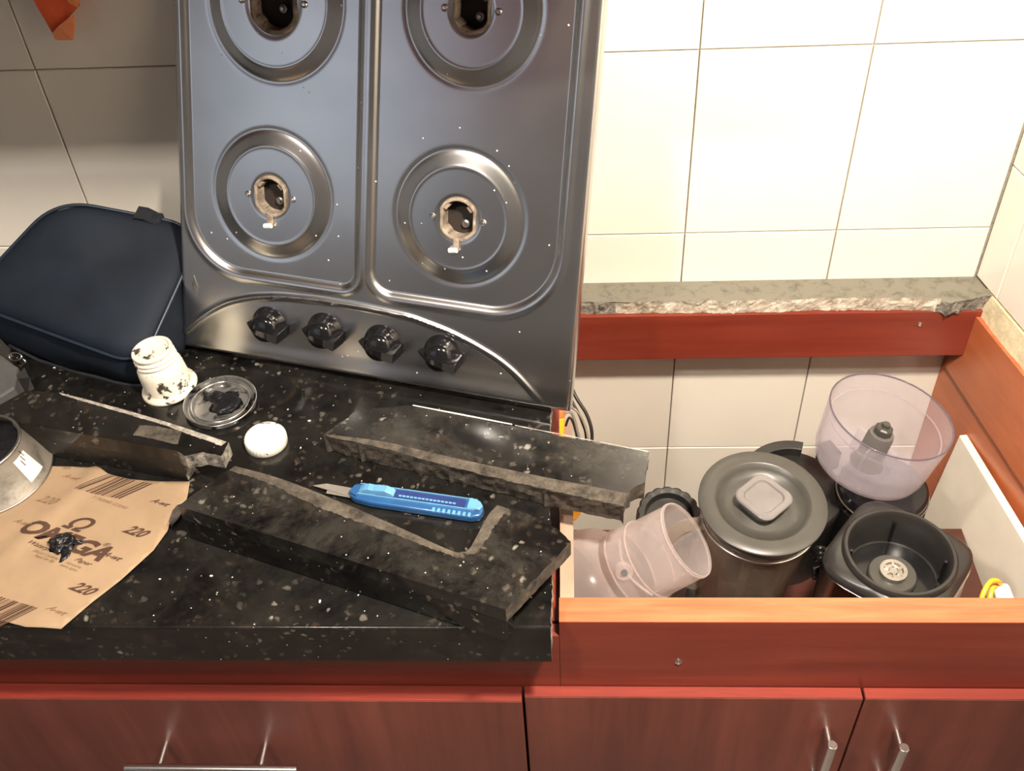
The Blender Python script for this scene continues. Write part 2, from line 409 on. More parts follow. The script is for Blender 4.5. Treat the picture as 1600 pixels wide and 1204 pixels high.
# front rail (two boards), bright light put into its paler top edge colour
RX = .80
bm = box(.045, RX, YF, YF+.0165, .69, ZR); obj('front_rail', bm, ['wood_x'], rc)
bm = box(.045, RX, YF+.0005, YF+.0325, ZR, ZR+.0006); bmesh.ops.translate(bm, verts=bm.verts, vec=(0, 0, 0))
obj('rail_top_edge', bm, 'edge', rc, label='pale orange top edge of the front rail')
obj('inner_front_rail', box(.048, RX-.01, YF+.0170, YF+.0325, .76, ZR), 'wood_x', rc)
obj('back_rail', box(-.02, XC+.002, -.050, -.032, .775, .8600), 'wood_x', rc, bevel=.001)
# side rail on the right, follows the wall
def rplane(x, y, off): return PPL(x, y, rwp(0, off, 0), RN)
SO = .012
a1 = rwp(.036, SO+.003, ZR+.002); a2 = rwp(.62, SO+.003, ZR+.002)
b1 = rplane(1476, 571, SO+.003); b2 = rplane(1600, 762, SO+.003); d = (b2-b1); b2 = b1+d*(.62/d.length)
bm = bmesh.new(); th = -RN*.018
vs = [bm.verts.new(p) for p in (a1, a2, b2, b1)]; ws = [bm.verts.new(p+th) for p in (a1, a2, b2, b1)]
bm.faces.new(vs); bm.faces.new(ws[::-1])
for i in range(4): bm.faces.new((vs[i], vs[(i+1) % 4], ws[(i+1) % 4], ws[i])).material_index = 1 if i == 0 else 0
obj('side_rail', bm, ['wood_y', 'edge'], rc, label='orange brown rail along the right wall')
bm = bmesh.new(); R = [[rwp(s, o, z) for s, z in ((.0, .10), (.585, .10), (.585, .80), (.0, .80))] for o in (.010, -.012)]
rings(bm, R); obj('side_panel', bm, 'wood_y', rc, label='orange brown inner side panel')
obj('partition_panel', box(.046, .062, -.5365, -.345, .10, .845), 'melamine', rc, label='pale pinkish brown inner partition')
obj('partition_panel', box(.046, .062, -.344, -.005, .10, .60), 'melamine', rc, label='pale pinkish brown inner partition')
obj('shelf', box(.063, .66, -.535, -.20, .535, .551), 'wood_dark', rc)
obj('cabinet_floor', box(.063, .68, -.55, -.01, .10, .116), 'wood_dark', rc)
YD = YF-.0153; ZD = .7144
def door(parent, x0, x1, y0, y1, z0, z1, nm):
    d_ = obj(nm, box(x0, x1, y0, y1, z0, z1-.0004), 'wood_z', parent, bevel=.0006, seg=1)
    obj('edge_band', box(x0+.0005, x1-.0005, y0+.0006, y1, z1-.0004, z1+.0006), 'edge_dark', d_, label='bright red top edge')
    return d_
d1 = door(rc, .0015, .3985, YD, YF-.001, .12, ZD, 'door')
d2 = door(rc, .4015, .80, YD, YF-.001, .12, ZD, 'door')
obj('frame_stile', box(.0, .045, YF, YF+.016, .10, .689), 'wood_x', rc)
obj('kick_board', box(.0, .80, YF+.03, YF+.045, 0, .10), 'black', rc)
# screws in the rails
def screw(parent, p, nrm, r=.0042):
    m = frame(p, V(nrm).orthogonal(), V(nrm).cross(V(nrm).orthogonal())); bm = lathe([(0, .0014), (r*.5, .0014), (r*.55, .0006), (r*.72, .0006), (r*.78, .0016), (r, .0010), (r, 0)], 20, mat=m)
    return obj('screw', bm, 'chrome', parent, smooth=True)
screw(rc, PY(1060, 1033, YF), (0, -1, 0)); screw(rc, PY(1437, 506, -.050), (0, -1, 0), .0035)
def bar_handle(parent, top, vertical, posts, L, r=.0062, off=.027):
    # bar at distance `off` in front of the door
    y = YD-off; h = obj('handle', tube([(top.x, y, top.z), (top.x+(0 if vertical else L), y, top.z-(L if vertical else 0))], r, 24), 'chrome', parent, smooth=True, bevel=.0008)
    for q in posts:
        p = V((top.x, y, top.z-q)) if vertical else V((top.x+q, y, top.z))
        obj('handle_post', tube([p+V((0, .002, 0)), V((p.x, YD, p.z))], .0046, 16), 'chrome', h, smooth=True)
for dr, (px, py) in ((d1, (1301, 1163)), (d2, (1413, 1167))):
    bar_handle(dr, PY(px, py, YD-.027), True, (.012, .12), .15)
# left cabinet
lc = thing('base_cabinet', 'red cherry base cabinet with a wide drawer under the black granite', 'cabinet', (-.9, 0, 0))
lc.location = (0, 0, 0)
obj('front_rail', box(-1.3, .0445, YF, YF+.0165, .69, .8195), 'wood_x', lc)
YL = YD-.006
dw = obj('drawer', box(-.84, -.0015, YL, YF-.001, .50, ZD-.0015), 'wood_z', lc, bevel=.0006, seg=1)
obj('edge_band', box(-.8395, -.002, YL+.0006, YF-.001, ZD-.0015, ZD-.0005), 'edge_dark', dw, label='bright red top edge')
dl = obj('drawer', box(-1.30, -.8435, YL, YF-.001, .50, ZD-.0015), 'wood_z', lc)
d3 = obj('door', box(-.84, -.0015, YL, YF-.001, .12, .497), 'wood_z', lc)
obj('side_panel', box(.030, .0445, -.55, -.01, .10, .8195), 'wood_x', lc)
obj('carcass_side', box(-1.30, -1.284, -.55, -.01, .10, .8195), 'wood_x', lc)
obj('kick_board', box(-1.30, -.001, YF+.03, YF+.045, 0, .10), 'black', lc)
yh = YL-.034; hp = [PY(255, 1180, yh+.018), PY(413, 1185, yh+.018)]
hz = PY(300, 1200, yh).z-.001; hx0 = PY(197, 1200, yh).x
h = obj('handle', tube([(hx0, yh, hz), (hx0+.22, yh, hz)], .0062, 24), 'chrome', dw, smooth=True)
for p in hp:
    obj('handle_post', tube([(p.x, YL, hz), (p.x, yh, hz)], .0042, 16), 'chrome', h, smooth=True)
# upper cabinets (above the frame; they hold back the ceiling lamp)
uc = thing('wall_cabinet', 'cherry wall cabinet hung above the frame on the left', 'cabinet', (0, 0, 0))
obj('body', box(-1.5, .10, -.362, .0, 1.50, 2.2), 'wood_z', uc)
lampa = thing('ceiling_lamp', 'round ceiling lamp on the left', 'lamp', (LA.x, LA.y, 2.45))
obj('lamp_shade', lathe([(.0, 0), (.14, 0), (.14, -.03), (.07, -.045), (.065, -.04), (.0, -.04)], 32), 'lamp', lampa)
lampb = thing('pendant_lamp', 'white pendant lamp hanging over the open cabinet', 'lamp', (LB.x, LB.y, LB.z))
obj('lamp_shade', lathe([(.075, .006), (.11, .0), (.112, .004), (.09, .035), (.03, .07), (.0, .072)], 40), 'white', lampb, smooth=True)
obj('bulb', lathe([(.0, .008), (.05, .009), (.05, .03), (.0, .03)], 24), 'lamp', lampb)
obj('cable', tube([(0, 0, .07), (0, 0, 2.449-LB.z)], .003, 8), 'cable', lampb)
# unseen cabinet across the kitchen, added and widened for its reflection in the steel
oc = thing('wall_cabinet', 'unseen cherry cabinet behind the photographer, added for its reflection', 'cabinet', (0, 0, 0))
obj('body', box(-2.19, -1.35, -2.94, -2.60, 1.56, 2.3), 'wood_y', oc)

# ------------------------------------------------------------------ granite worktops
ZC = .885
jag = [(.0365, -.604), (.0385, -.50), (.033, -.42), (.037, -.36), (.034, -.30), (.036, -.20), (.032, -.048)]
out = [(-1.3, -.604)]+jag+[(.034, -.0005), (-1.3, -.0005)]
gw = thing('granite_worktop', 'black speckled granite worktop along the wall, broken off at its right end', 'worktop', (0, 0, 0))
obj('granite_top', slab(out, .8605, ZC, rough=(1, 2, 3, 4, 5, 6, 7), amp=.0022, step=.004), ['granite', 'broken'], gw)
st = [(.034, -.045), (.10, -.046), (.30, -.049), (.45, -.046), (.588, -.051), (.600, -.062), (.620, -.056), (.645, -.050), (.6645, -.047), (.655, -.0005), (.034, -.0005)]
bm = slab(st, .8605, ZC, rough=(0, 1, 2, 3, 4, 5, 6, 7), amp=.0026, step=.004, lean=.003, zamp=.002, rows=5)
for f in bm.faces:
    c = f.calc_center_median()
    if f.material_index and .13 < c.x < .59: f.material_index = 2
obj('back_strip', bm, ['lip', 'broken', 'mortar'], gw, label='dusty strip of granite left along the wall, its broken front edge white')
bm = slab([(-1.3, -.604), (.0365, -.604), (.037, -.575), (-1.3, -.575)], .8205, .8606, rough=(1,), amp=.002, step=.004)
obj('front_apron', bm, ['granite', 'broken'], gw)
obj('polished_edge', tube([(-1.3, -.6025, .8835), (.036, -.6025, .8835)], .0022, 10), 'granite', gw, smooth=True)

def T(x, y, z): p = PZ(x, y, z); return (p.x, p.y)
# slab A: L-shaped front piece lying on the worktop with its apron down
ZA = .945
bA = [T(790, 952, ZA), T(892, 846, ZA), T(872, 826, ZA), T(820, 800, ZA), T(776, 788, ZA), T(762, 806, ZA), T(735, 855, ZA), T(722, 863, ZA), T(700, 858, ZA), T(600, 812, ZA), T(495, 768, ZA), T(430, 744, ZA), T(367, 727, ZA), T(330, 752, ZA), T(278, 790, ZA)]
sa = thing('granite_offcut', 'large L-shaped black granite offcut in front, hanging over the worktop edge', 'stone offcut', (0, 0, 0))
bm = slab(bA, ZA-.022, ZA, rough=(0, 1, 4, 5, 6, 7, 8, 9, 10, 11, 12, 13), amp=.0011, step=.004)
obj('granite_top', bm, ['granite_dusty', 'grime'], sa, bevel=.0009, seg=2)
f0 = V((*bA[-1], 0)); f1 = V((*bA[0], 0)); u = (f1-f0).normalized(); nn = V((-u.y, u.x, 0))
q = lambda p: (p.x, p.y)
bm = slab([q(f0), q(f1), q(f1+nn*.015), q(f0+nn*.015)], .8862, ZA-.0218, rough=(3,), amp=.0015, step=.004)
obj('front_apron', bm, ['granite', 'broken'], sa, bevel=.0009, label='dark polished front edge of the offcut')
# rough cut margin seen as a strip along the inner cut
def strip(name, parent, pa, pb, z, mat, h=.0010, amp=.0015, label=None):
    bm = bmesh.new(); R = []
    A = spline([V((x, y, 0)) for x, y in pa], 26); B = spline([V((x, y, 0)) for x, y in pb], 26)
    for a, b in zip(A, B):
        j = (noise.noise(a*90)+.8*noise.noise(a*320)+.5*noise.noise(a*700))*amp*1.4; d = (b-a); d = d.normalized() if d.length > 1e-6 else d
        R.append([V((a.x, a.y, z-.0006)), V((a.x, a.y, z+h*.4)), V((b.x+d.x*j, b.y+d.y*j, z+h)), V((b.x+d.x*j, b.y+d.y*j, z-.0006))])
    rings(bm, R); return obj(name, bm, mat, parent, label=label)
strip('cut_margin', sa, [T(*p, ZA) for p in ((367, 728), (430, 745), (495, 769), (600, 813), (700, 858), (722, 862))],
      [T(*p, ZA) for p in ((358, 735), (424, 757), (492, 790), (596, 828), (700, 866), (728, 872))], ZA, 'grime', .0006, label='rough grimy strip along the cut')
strip('cut_margin', sa, [T(*p, ZA) for p in ((722, 862), (735, 855), (762, 806), (778, 789))],
      [T(*p, ZA) for p in ((732, 868), (748, 858), (778, 816), (796, 796))], ZA, 'grime', .0006, label='rough grimy strip along the cut')
# slab B
ZB = .917
bB = [T(975, 792, ZB), T(985, 765, ZB), T(1008, 752, ZB), T(1014, 706, ZB), T(870, 680, ZB), T(640, 633, ZB), T(560, 640, ZB), T(505, 679, ZB), T(560, 695, ZB), T(700, 728, ZB), T(850, 765, ZB)]
sb = thing('granite_offcut', 'long granite offcut below the stove top, jutting past the broken worktop end', 'stone offcut', (0, 0, 0))
bm = slab(bB, .8862, ZB, rough=(0, 1, 2, 6, 7, 8, 9, 10), amp=.0022, step=.004, lean=.004, zamp=.004)
obj('granite_top', bm, ['granite_dusty', 'grime'], sb)
strip('chamfer', sb, [T(*p, ZB) for p in ((507, 678), (600, 690), (700, 713), (850, 745), (968, 768), (974, 770))],
      [T(*p, ZB) for p in ((512, 682), (600, 701), (700, 728), (850, 764), (960, 788), (974, 791))], ZB, 'grime', .0007, .001, label='worn chamfered front edge')
a, b = [V((*T(*p, ZB), ZB)) for p in ((645, 634), (800, 664))]
tubew = tube([a+V((0, .001, .0003)), a.lerp(b, .5)+V((0, .001, .0003)), b+V((0, .001, .0003))], [.0007, .0011, .0008], 6)
obj('pale_edge', tubew, 'white', sb, label='thin pale line on the rear edge')
a, b = [V((*T(*p, ZB), ZB)) for p in ((805, 665), (1013, 706))]
obj('pale_edge', tube([a+V((0, .0005, .0)), b+V((0, .0005, 0))], .0008, 6), 'chalk', sb, label='thin pale line on the rear edge')
# slab C
ZE = .940
bC = [T(276, 704, ZE), T(288, 712, ZE), T(318, 706, ZE), T(346, 712, ZE), T(357, 690, ZE), T(240, 652, ZE), T(150, 626, ZE), T(92, 613, ZE), T(40, 610, ZE), T(0, 632, ZE), T(-30, 650, ZE), T(60, 666, ZE)]
sc_ = thing('granite_offcut', 'dark granite edge offcut on the left between tin can and round lid', 'stone offcut', (0, 0, 0))
bm = slab(bC, ZE-.022, ZE, rough=(0, 1, 2, 3, 4, 5, 6, 7), amp=.0016, step=.004, lean=.0, zamp=.003)
obj('granite_top', bm, ['granite', 'broken'], sc_)
f0 = V((*bC[-2], 0)); f1 = V((*bC[0], 0)); u = (f1-f0).normalized(); nn = V((-u.y, u.x, 0))
bm = slab([q(f0), q(f1), q(f1+nn*.020), q(f0+nn*.020)], .8862, ZE-.0218, rough=(1,), amp=.0012, step=.004)
obj('front_apron', bm, ['granite_face', 'broken'], sc_, bevel=.0009)
strip('cut_margin', sc_, [T(*p, ZE) for p in ((92, 613), (150, 628), (240, 653), (300, 672), (354, 690))],
      [T(*p, ZE) for p in ((97, 617), (150, 633), (240, 659), (300, 680), (346, 696))], ZE, 'chalk', .0005, .001, label='pale chalky line along the rear cut')
bm = slab([T(218, 664, ZE), T(284, 672, ZE), T(278, 694, ZE), T(208, 680, ZE)], ZE-.001, ZE+.0004, rough=(0, 1, 2, 3), amp=.002, step=.004)
obj('grey_patch', bm, [M['grime'], M['grime']], sc_, label='grey patch on the top')  # flat grey patch laid on the offcut top

# ------------------------------------------------------------------ cooktop
BL = PZ(286, 541, .897); BR = PZ(889, 645, .897); TP = PY(267, -25, -.021)
eb = (BR-BL).normalized(); en = eb.cross(TP-BL).normalized(); ee = en.cross(eb); WK = (BR-BL).length
KM = Matrix((eb, ee, en)).transposed()
ck = thing('stove_top', 'stainless steel four burner stove top leaning upright against the tiled wall', 'stove top', BL, KM)
def cl(x, y, h=0.): p = PPL(x, y, BL+en*h, en)-BL; return p.dot(eb), p.dot(ee)
_a = cl(267, -25); _b = cl(948, -25); KL = _a[0]/_a[1]; KR = (_b[0]-WK)/_b[1]
def smap(s, t): return KL*t+(WK+KR*t-KL*t)*s/WK        # the sheet narrows slightly towards its far end
BUR = [(.1395, .2355, .0835, .0650, .0240, .0255), (.4000, .2370, .0835, .0655, .0250, .026), (.1445, .4700, .0915, .0750, .033, .036), (.4040, .4780, .0835, .0650, .0240, .025)]
arc = np.array([(-.01, .012), (.018, .040), (.045, .063), (.072, .080), (.11, .093), (.15, .100), (.21, .1035), (.271, .1035), (.343, .100), (.396, .088), (.43, .076), (.466, .060), (.495, .040), (.52, .014), (.53, .002)])
ax = np.linspace(-.01, .53, 400); ay = np.interp(ax, arc[:, 0], arc[:, 1])
ks = np.ones(21)/21; ay = np.convolve(np.pad(ay, 10, mode='edge'), ks, 'valid')
def rb(s, t, x0, x1, y0, rl, rr):
    y1 = .9; cx = (x0+x1)/2; r = np.where(s < cx, rl, rr)
    qx = np.where(s < cx, x0-s, s-x1); qy = np.maximum(y0-t, t-y1)
    ux = qx+r; uy = qy+r
    return np.minimum(np.maximum(ux, uy), 0)+np.hypot(np.maximum(ux, 0), np.maximum(uy, 0))-r
def sm(x, a, b): x = np.clip((x-a)/(b-a), 0, 1); return x*x*(3-2*x)
def hfun(s, t):
    h = np.zeros_like(s)
    for x0, x1, y0, rl, rr in ((.0150, .2655, .1225, .085, .024), (.2805, .5350, .1225, .034, .090)):
        d = rb(s, t, x0, x1, y0, rl, rr)
        h += -.0040*(1-sm(d, -.0075, .0)) + .0016*np.exp(-((d-.004)/.0042)**2)
    for cx, cy, ro, ri, hx, hy in BUR:
        r = np.hypot(s-cx, t-cy)
        h += .0050*np.clip(1-(r-ri)/(ro-ri), 0, 1) - .0007*np.exp(-((r-ro-.001)/.0035)**2)+.0004*np.exp(-((r-ri+.001)/.0018)**2)
        e = np.hypot((s-cx)/hx, (t-cy)/hy); h += -.0012*(1-sm(e, 1.0, 1.25))
    dd = t-np.interp(s, ax, ay)
    slope = np.gradient(ay, ax); k = 1/np.sqrt(1+np.interp(s, ax, slope)**2); dd = dd*k
    fade = sm(t, .002, .03)
    h += (.0032*np.exp(-((dd)/.0028)**2) - .0022*(1-sm(dd, -.009, 0)))*fade
    return h
TOPL = .525; nx, ny = 430, 400
uu = np.linspace(0, 1, nx+1); vv = np.linspace(0, 1, ny+1)
U, Vv = np.meshgrid(uu, vv); Tt = Vv*TOPL
SL = KL*Tt; SR = WK+KR*Tt; S = SL+(SR-SL)*U
H = hfun(U*WK, Tt)
BUR = [(float(smap(a, b)), b, c, d, e, f) for a, b, c, d, e, f in BUR]
ed = np.minimum(np.minimum(S-SL, SR-S), Tt); ra = .006
H += -np.where(ed < ra, ra-np.sqrt(np.maximum(ra**2-(ra-ed)**2, 0)), 0)
co = np.stack([S, Tt, H], -1).reshape(-1, 3)
cs = (S[:-1, :-1]+S[1:, 1:])/2; ct = (Tt[:-1, :-1]+Tt[1:, 1:])/2
keep = np.ones_like(cs, bool)
for cx, cy, ro, ri, hx, hy in BUR: keep &= np.hypot((cs-cx)/(hx*.93), (ct-cy)/(hy*.93)) > 1
I = np.arange((nx+1)*(ny+1)).reshape(ny+1, nx+1)
F = np.stack([I[:-1, :-1], I[:-1, 1:], I[1:, 1:], I[1:, :-1]], -1)[keep]
# rim folded back
ring_i = list(I[0, :])+list(I[1:, -1])+list(I[-1, -2::-1])+list(I[-2:0, 0])
rc_ = co[ring_i].copy(); rc_[:, 2] = -.018; base = len(co); co2 = np.vstack([co, rc_]); m_ = len(ring_i)
F2 = [(ring_i[i], base+i, base+(i+1) % m_, ring_i[(i+1) % m_]) for i in range(m_)]
me = bpy.data.meshes.new('steel_sheet'); me.from_pydata(co2.tolist(), [], [list(map(int, f)) for f in F]+[list(map(int, f)) for f in F2]); me.update()
sheet = obj('steel_sheet', me, 'steel', ck, smooth=True, angle=50)
obj('underside_tray', box(.050, WK-.004, .006, TOPL-.006, -.0175, -.0165), 'soot', ck)
def ellring(cx, cy, hx, hy, n=40, flat=.86): return [(cx+max(-hx*flat, min(hx*flat, hx*math.cos(2*PI*i/n))), cy+hy*math.sin(2*PI*i/n)) for i in range(n)]
for bi, (cx, cy, ro, ri, hx, hy) in enumerate(BUR):
    bm = bmesh.new()
    prof = [(1.04, 0.0), (1.02, .0022), (.93, .0026), (.88, .0015), (.86, -.010), (.84, -.0155)]
    R = [[V((x, y, z)) for x, y in ellring(cx, cy, hx*k, hy*k, flat=.88)] for k, z in prof]
    rings(bm, R, True, 0, False, False)
    cup = obj('burner_cup', bm, 'brass', ck, smooth=True, label='sooty oval burner opening')
    bm = bmesh.new()   # notches inside the opening and the gas nozzle
    for a0 in (.7, 2.4, 3.9): obj('lug', box(-.002, .002, -.004, .004, -.012, .0005, mat=Matrix.Translation((cx+hx*.78*math.cos(a0), cy+hy*.84*math.sin(a0), 0)) @ Matrix.Rotation(a0, 4, 'Z')), 'brass', cup)
    bm = lathe([(.0, -.008), (.002, -.008), (.0025, -.010), (.005, -.011), (.006, -.0155)], 16, mat=Matrix.Translation((cx+.006, cy-.008, -.0005)))
    obj('gas_nozzle', bm, 'zinc', cup, smooth=True)
    for dx in (-1, 1):
        px = cx+dx*(hx+.0075); bm = lathe([(0, .0030), (.0014, .0030), (.0018, .0022), (.0032, .0026), (.0042, .0012), (.0042, 0)], 16, mat=Matrix.Translation((px, cy, .0008)))
        obj('screw', bm, 'chrome', ck, smooth=True)
    # electrode below the opening
    if bi < 2:
        mt = Matrix.Translation((cx-.001, cy-hy-.003, .001))
        obj('electrode_clip', box(-.0035, .0035, -.008, .006, 0, .004, mat=mt), 'brass', ck, bevel=.001)
        mt = frame((cx-.009, cy-hy-.0125, .0060), (0, .15, 1), (0, 1, 0))
        bm = tube([(cx-.010, cy-hy-.0135, .0045), (cx+.0015, cy-hy-.0115, .0055)], .0034, 12); obj('electrode', bm, 'white', ck, smooth=True, bevel=.0008, label='white ceramic electrode')
# knobs
KN = [cl(*p, .006) for p in ((417, 509), (504, 519), (594, 538), (688, 554))]
for i, (kx, ky) in enumerate(KN):
    kn = obj('knob', lathe([(.0, .0235), (.011, .0232), (.0170, .0208), (.0200, .015), (.0215, .005), (.0255, .0018), (.0263, -.0020)], 40, mat=Matrix.Translation((kx, ky-.001, -.002))), 'black_gloss', ck, smooth=True, angle=60)
    # grip wing across the knob: a raised bar, wide at the right end
    L = .0325
    A_ = Matrix.Translation((kx, ky-.004, 0)) @ Matrix.Rotation(math.radians(-4), 4, 'Z')
    bm = bmesh.new(); R = []
    for x, hh, w0, w1 in ((-L, .0035, .0012, .0006), (-L*.8, .0100, .0045, .0018), (-L*.45, .0205, .0085, .0030), (0, .0262, .0105, .0042), (L*.5, .0295, .0098, .0052), (L*.86, .0320, .0078, .0062)):
        R.append([A_ @ V((x, -w0, 0)), A_ @ V((x, -w1, hh)), A_ @ V((x, w1, hh)), A_ @ V((x, w0, 0))])
    rings(bm, R); obj('grip', bm, 'black_gloss', kn, bevel=.0012, smooth=True, angle=35)
    R = [A_ @ V((x, y, z)) for x, y, z in ((L*.35, -.0046, .0290), (L*.87, -.0060, .0325), (L*.87, .0060, .0325), (L*.35, .0046, .0290))]
    bm = bmesh.new(); rings(bm, [R, [p+V((0, 0, .0006)) for p in R]]); obj('pointer_mark', bm, 'black', kn, label='paler flat pointer end')
# small embossed lozenge mark at the lower left
for k, (sx, sy) in enumerate(((1, 1), (.62, .62))):
    c = cl(305, 447); pts = [(c[0]+sx*.0045*math.cos(a), c[1]+sy*.016*math.sin(a), .0004) for a in [PI/2*i/1 for i in range(4)]]
    obj('embossed_mark', tube(pts, .0005, 6, closed=True), 'steel', ck)

# ------------------------------------------------------------------ bag
def bag():
    z0 = .885
    p_br = PZ(220, 572, .930); p_bl = PZ(-58, 470, .975); p_t = PY(90, 313, -.050); p_r = PY(318, 356, -.050)
    o = p_br; ux = (p_bl-p_br); uy = (p_r-p_br); 
    n = ux.cross(uy).normalized()
    if n.dot(CAM-o) < 0: n = -n
    root = thing('wash_bag', 'dark navy nylon bag with loop strap leaning at the wall left of the stove top', 'bag', (o+ux*.5).x and (o+ux*.5))
    inv = root.matrix_world.inverted()
    # rounded quad in the face plane
    C4 = [p_br, p_r, p_t, p_bl]; rad = [.045, .055, .050, .045]
    def outline(off, nseg=10):
        out = []
        for i in range(4):
            p = C4[i]; a = (C4[i-1]-p).normalized(); b = (C4[(i+1) % 4]-p).normalized()
            r = rad[i]; p1 = p+a*r; p2 = p+b*r
            for j in range(nseg+1):
                t = j/nseg; out.append(p1*(1-t)**2+p*2*t*(1-t)+p2*t*t)
            q0 = p2; q1 = C4[(i+1) % 4]+(p-C4[(i+1) % 4]).normalized()*rad[(i+1) % 4]
            for j in range(1, 12): out.append(q0.lerp(q1, j/12))
        c = sum(C4, V((0, 0, 0)))/4
        return out, c
    O, c = outline(0)
    bm = bmesh.new(); R = []
    for k, dz in ((.0, .013), (.25, .013), (.5, .013), (.72, .0125), (.84, .0115), (.91, .009), (.96, .0055), (.985, .002), (1, -.002)):
        R.append([c.lerp(p, max(k, .01))+n*(dz+.0035*noise.noise(p.lerp(c, 1-k)*9)) for p in O])
    down = V((0, 0, -1))
    def back(p, t, bulge):
        qq = p-n*(.075*t)+V((0, .0, -.010*t)); d = (p-c).normalized()
        qq += d*bulge*(math.sin(PI*t))+d*(-.012*t)
        lowf = max(0, min(1, (1.01-p.z)/.06)); qq += V((0, -.016, -.055))*lowf*math.sin(min(1, t*1.6)*PI/2)
        qq += n*.006*noise.noise(qq*22)
        qq.z = max(qq.z, z0+.0015+(.001 if t > .5 else 0)); qq.y = min(qq.y, -.003)
        return qq
    F_ = [[inv @ p for p in r] for r in R]
    bmf = bmesh.new(); rings(bmf, F_, True, 0, True, False); obj('front_panel', bmf, 'navy', root, smooth='all')
    G = [[inv @ back(p-n*.002, t, .007) for p in O] for t in (0, .12, .3, .5, .7, .88, 1)]
    bmg = bmesh.new(); rings(bmg, G, True, 0, False, True); obj('gusset', bmg, 'navy', root, smooth='all')
    obj('piping', tube([inv @ (p+n*.001+(p-c).normalized()*.001) for p in O], .0026, 8, closed=True), 'navy_pipe', root, smooth='all')
    obj('zip', tube([inv @ (back(p, .42, .007)+(p-c).normalized()*.001) for p in O[-12:]+O[:10]], .0028, 6), 'navy_dark', root, smooth='all')
    # strap loop on top right
    a = PY(212, 346, -.05); b = PY(258, 360, -.05)
    w_ = V((0, -.004, .0)); bm = bmesh.new(); R = []
    for t, hh in ((0, -.02), (.03, .006), (.16, .018), (.5, .0205), (.84, .017), (.97, .004), (1, -.03)):
        m_ = a.lerp(b, t)+V((0, 0, hh)); R.append([inv @ (m_+d_) for d_ in (V((0, -.014, -.001)), V((0, .012, 0)), V((0, .012, .002)), V((0, -.014, .001)))])
    rings(bm, R); obj('strap', bm, 'navy_dark', root, smooth=True, bevel=.0004)
    bm = bmesh.new(); q_ = PY(230, 352, -.052); box(-.024, .024, -.010, .012, -.03, .014, bm, mat=Matrix.Translation(inv @ q_)); obj('strap', bm, 'navy_dark', root, bevel=.004)
    # zip pull
    p = PZ(24, 557, .905); obj('zip_pull', tube([inv @ (p+V((.009*math.cos(t), .004*math.sin(t), .004*math.sin(t)))) for t in [2*PI*i/14 for i in range(14)]], .0012, 8, closed=True), 'chrome', root, smooth='all', label='small metal zip pull')
    obj('zip_pull', tube([inv @ (p+V((.008, 0, 0))), inv @ (p+V((.016, -.006, -.006)))], .0013, 8), 'chrome', root, smooth='all', label='small metal zip pull')
bag()

# ------------------------------------------------------------------ orange cloth hanging top left
oc1 = thing('cleaning_cloth', 'orange cloth corner hanging before the wall tiles, top left', 'cloth', PY(90, -60, -.03))
inv = oc1.matrix_world.inverted()
def flat(name, pts, mat, parent, th=.0015, nrm=V((0, -1, 0)), label=None):
    bm = bmesh.new(); rings(bm, [[inv @ p for p in pts], [inv @ (p+nrm*th) for p in pts]]); return obj(name, bm, mat, parent, label=label, smooth=False)
flat('cloth', [PY(40, -60, -.035), PY(53, 0, -.03), PY(83, 52, -.022), PY(100, 36, -.026), PY(125, 8, -.030), PY(112, -60, -.035)], 'orange', oc1)
flat('folded_corner', [PY(83, 50, -.028), PY(86, 60, -.024), PY(92, 62, -.024), PY(115, 62, -.026), PY(118, 42, -.028), PY(116, 22, -.033), PY(105, 30, -.034), PY(92, 40, -.032)], 'orange_light', oc1, label='paler folded corner')
flat('folded_corner', [PY(104, -10, -.038), PY(107, 3, -.038), PY(122, 11, -.038), PY(126, -10, -.038)], 'orange_light', oc1, label='paler folded corner')

# ------------------------------------------------------------------ small things on the worktop
def at_z(x, y, z=.885): p = PZ(x, y, z); return V((p.x, p.y, z))
# white upturned bottle neck / jar
p = at_z(266, 605)
t = thing('plastic_jar', 'small white plastic jar with threaded neck, smeared with dark paint', 'jar', p, Matrix.Rotation(math.radians(-5), 3, 'Y'))
prof = [(.0, .002), (.0375, 0.0), (.0385, .002), (.037, .0055), (.0325, .008), (.0322, .010), (.0310, .034), (.0300, .043), (.0275, .0475), (.0262, .049), (.0262, .0515), (.0285, .0535), (.0262, .0555), (.0262, .058), (.0280, .060), (.0258, .062), (.0256, .065), (.0275, .0668), (.0268, .070), (.0255, .071), (.0235, .0705), (.0228, .066), (.0, .0655)]
obj('jar_body', lathe(prof, 48), 'white_dirty', t, smooth=True, angle=60)
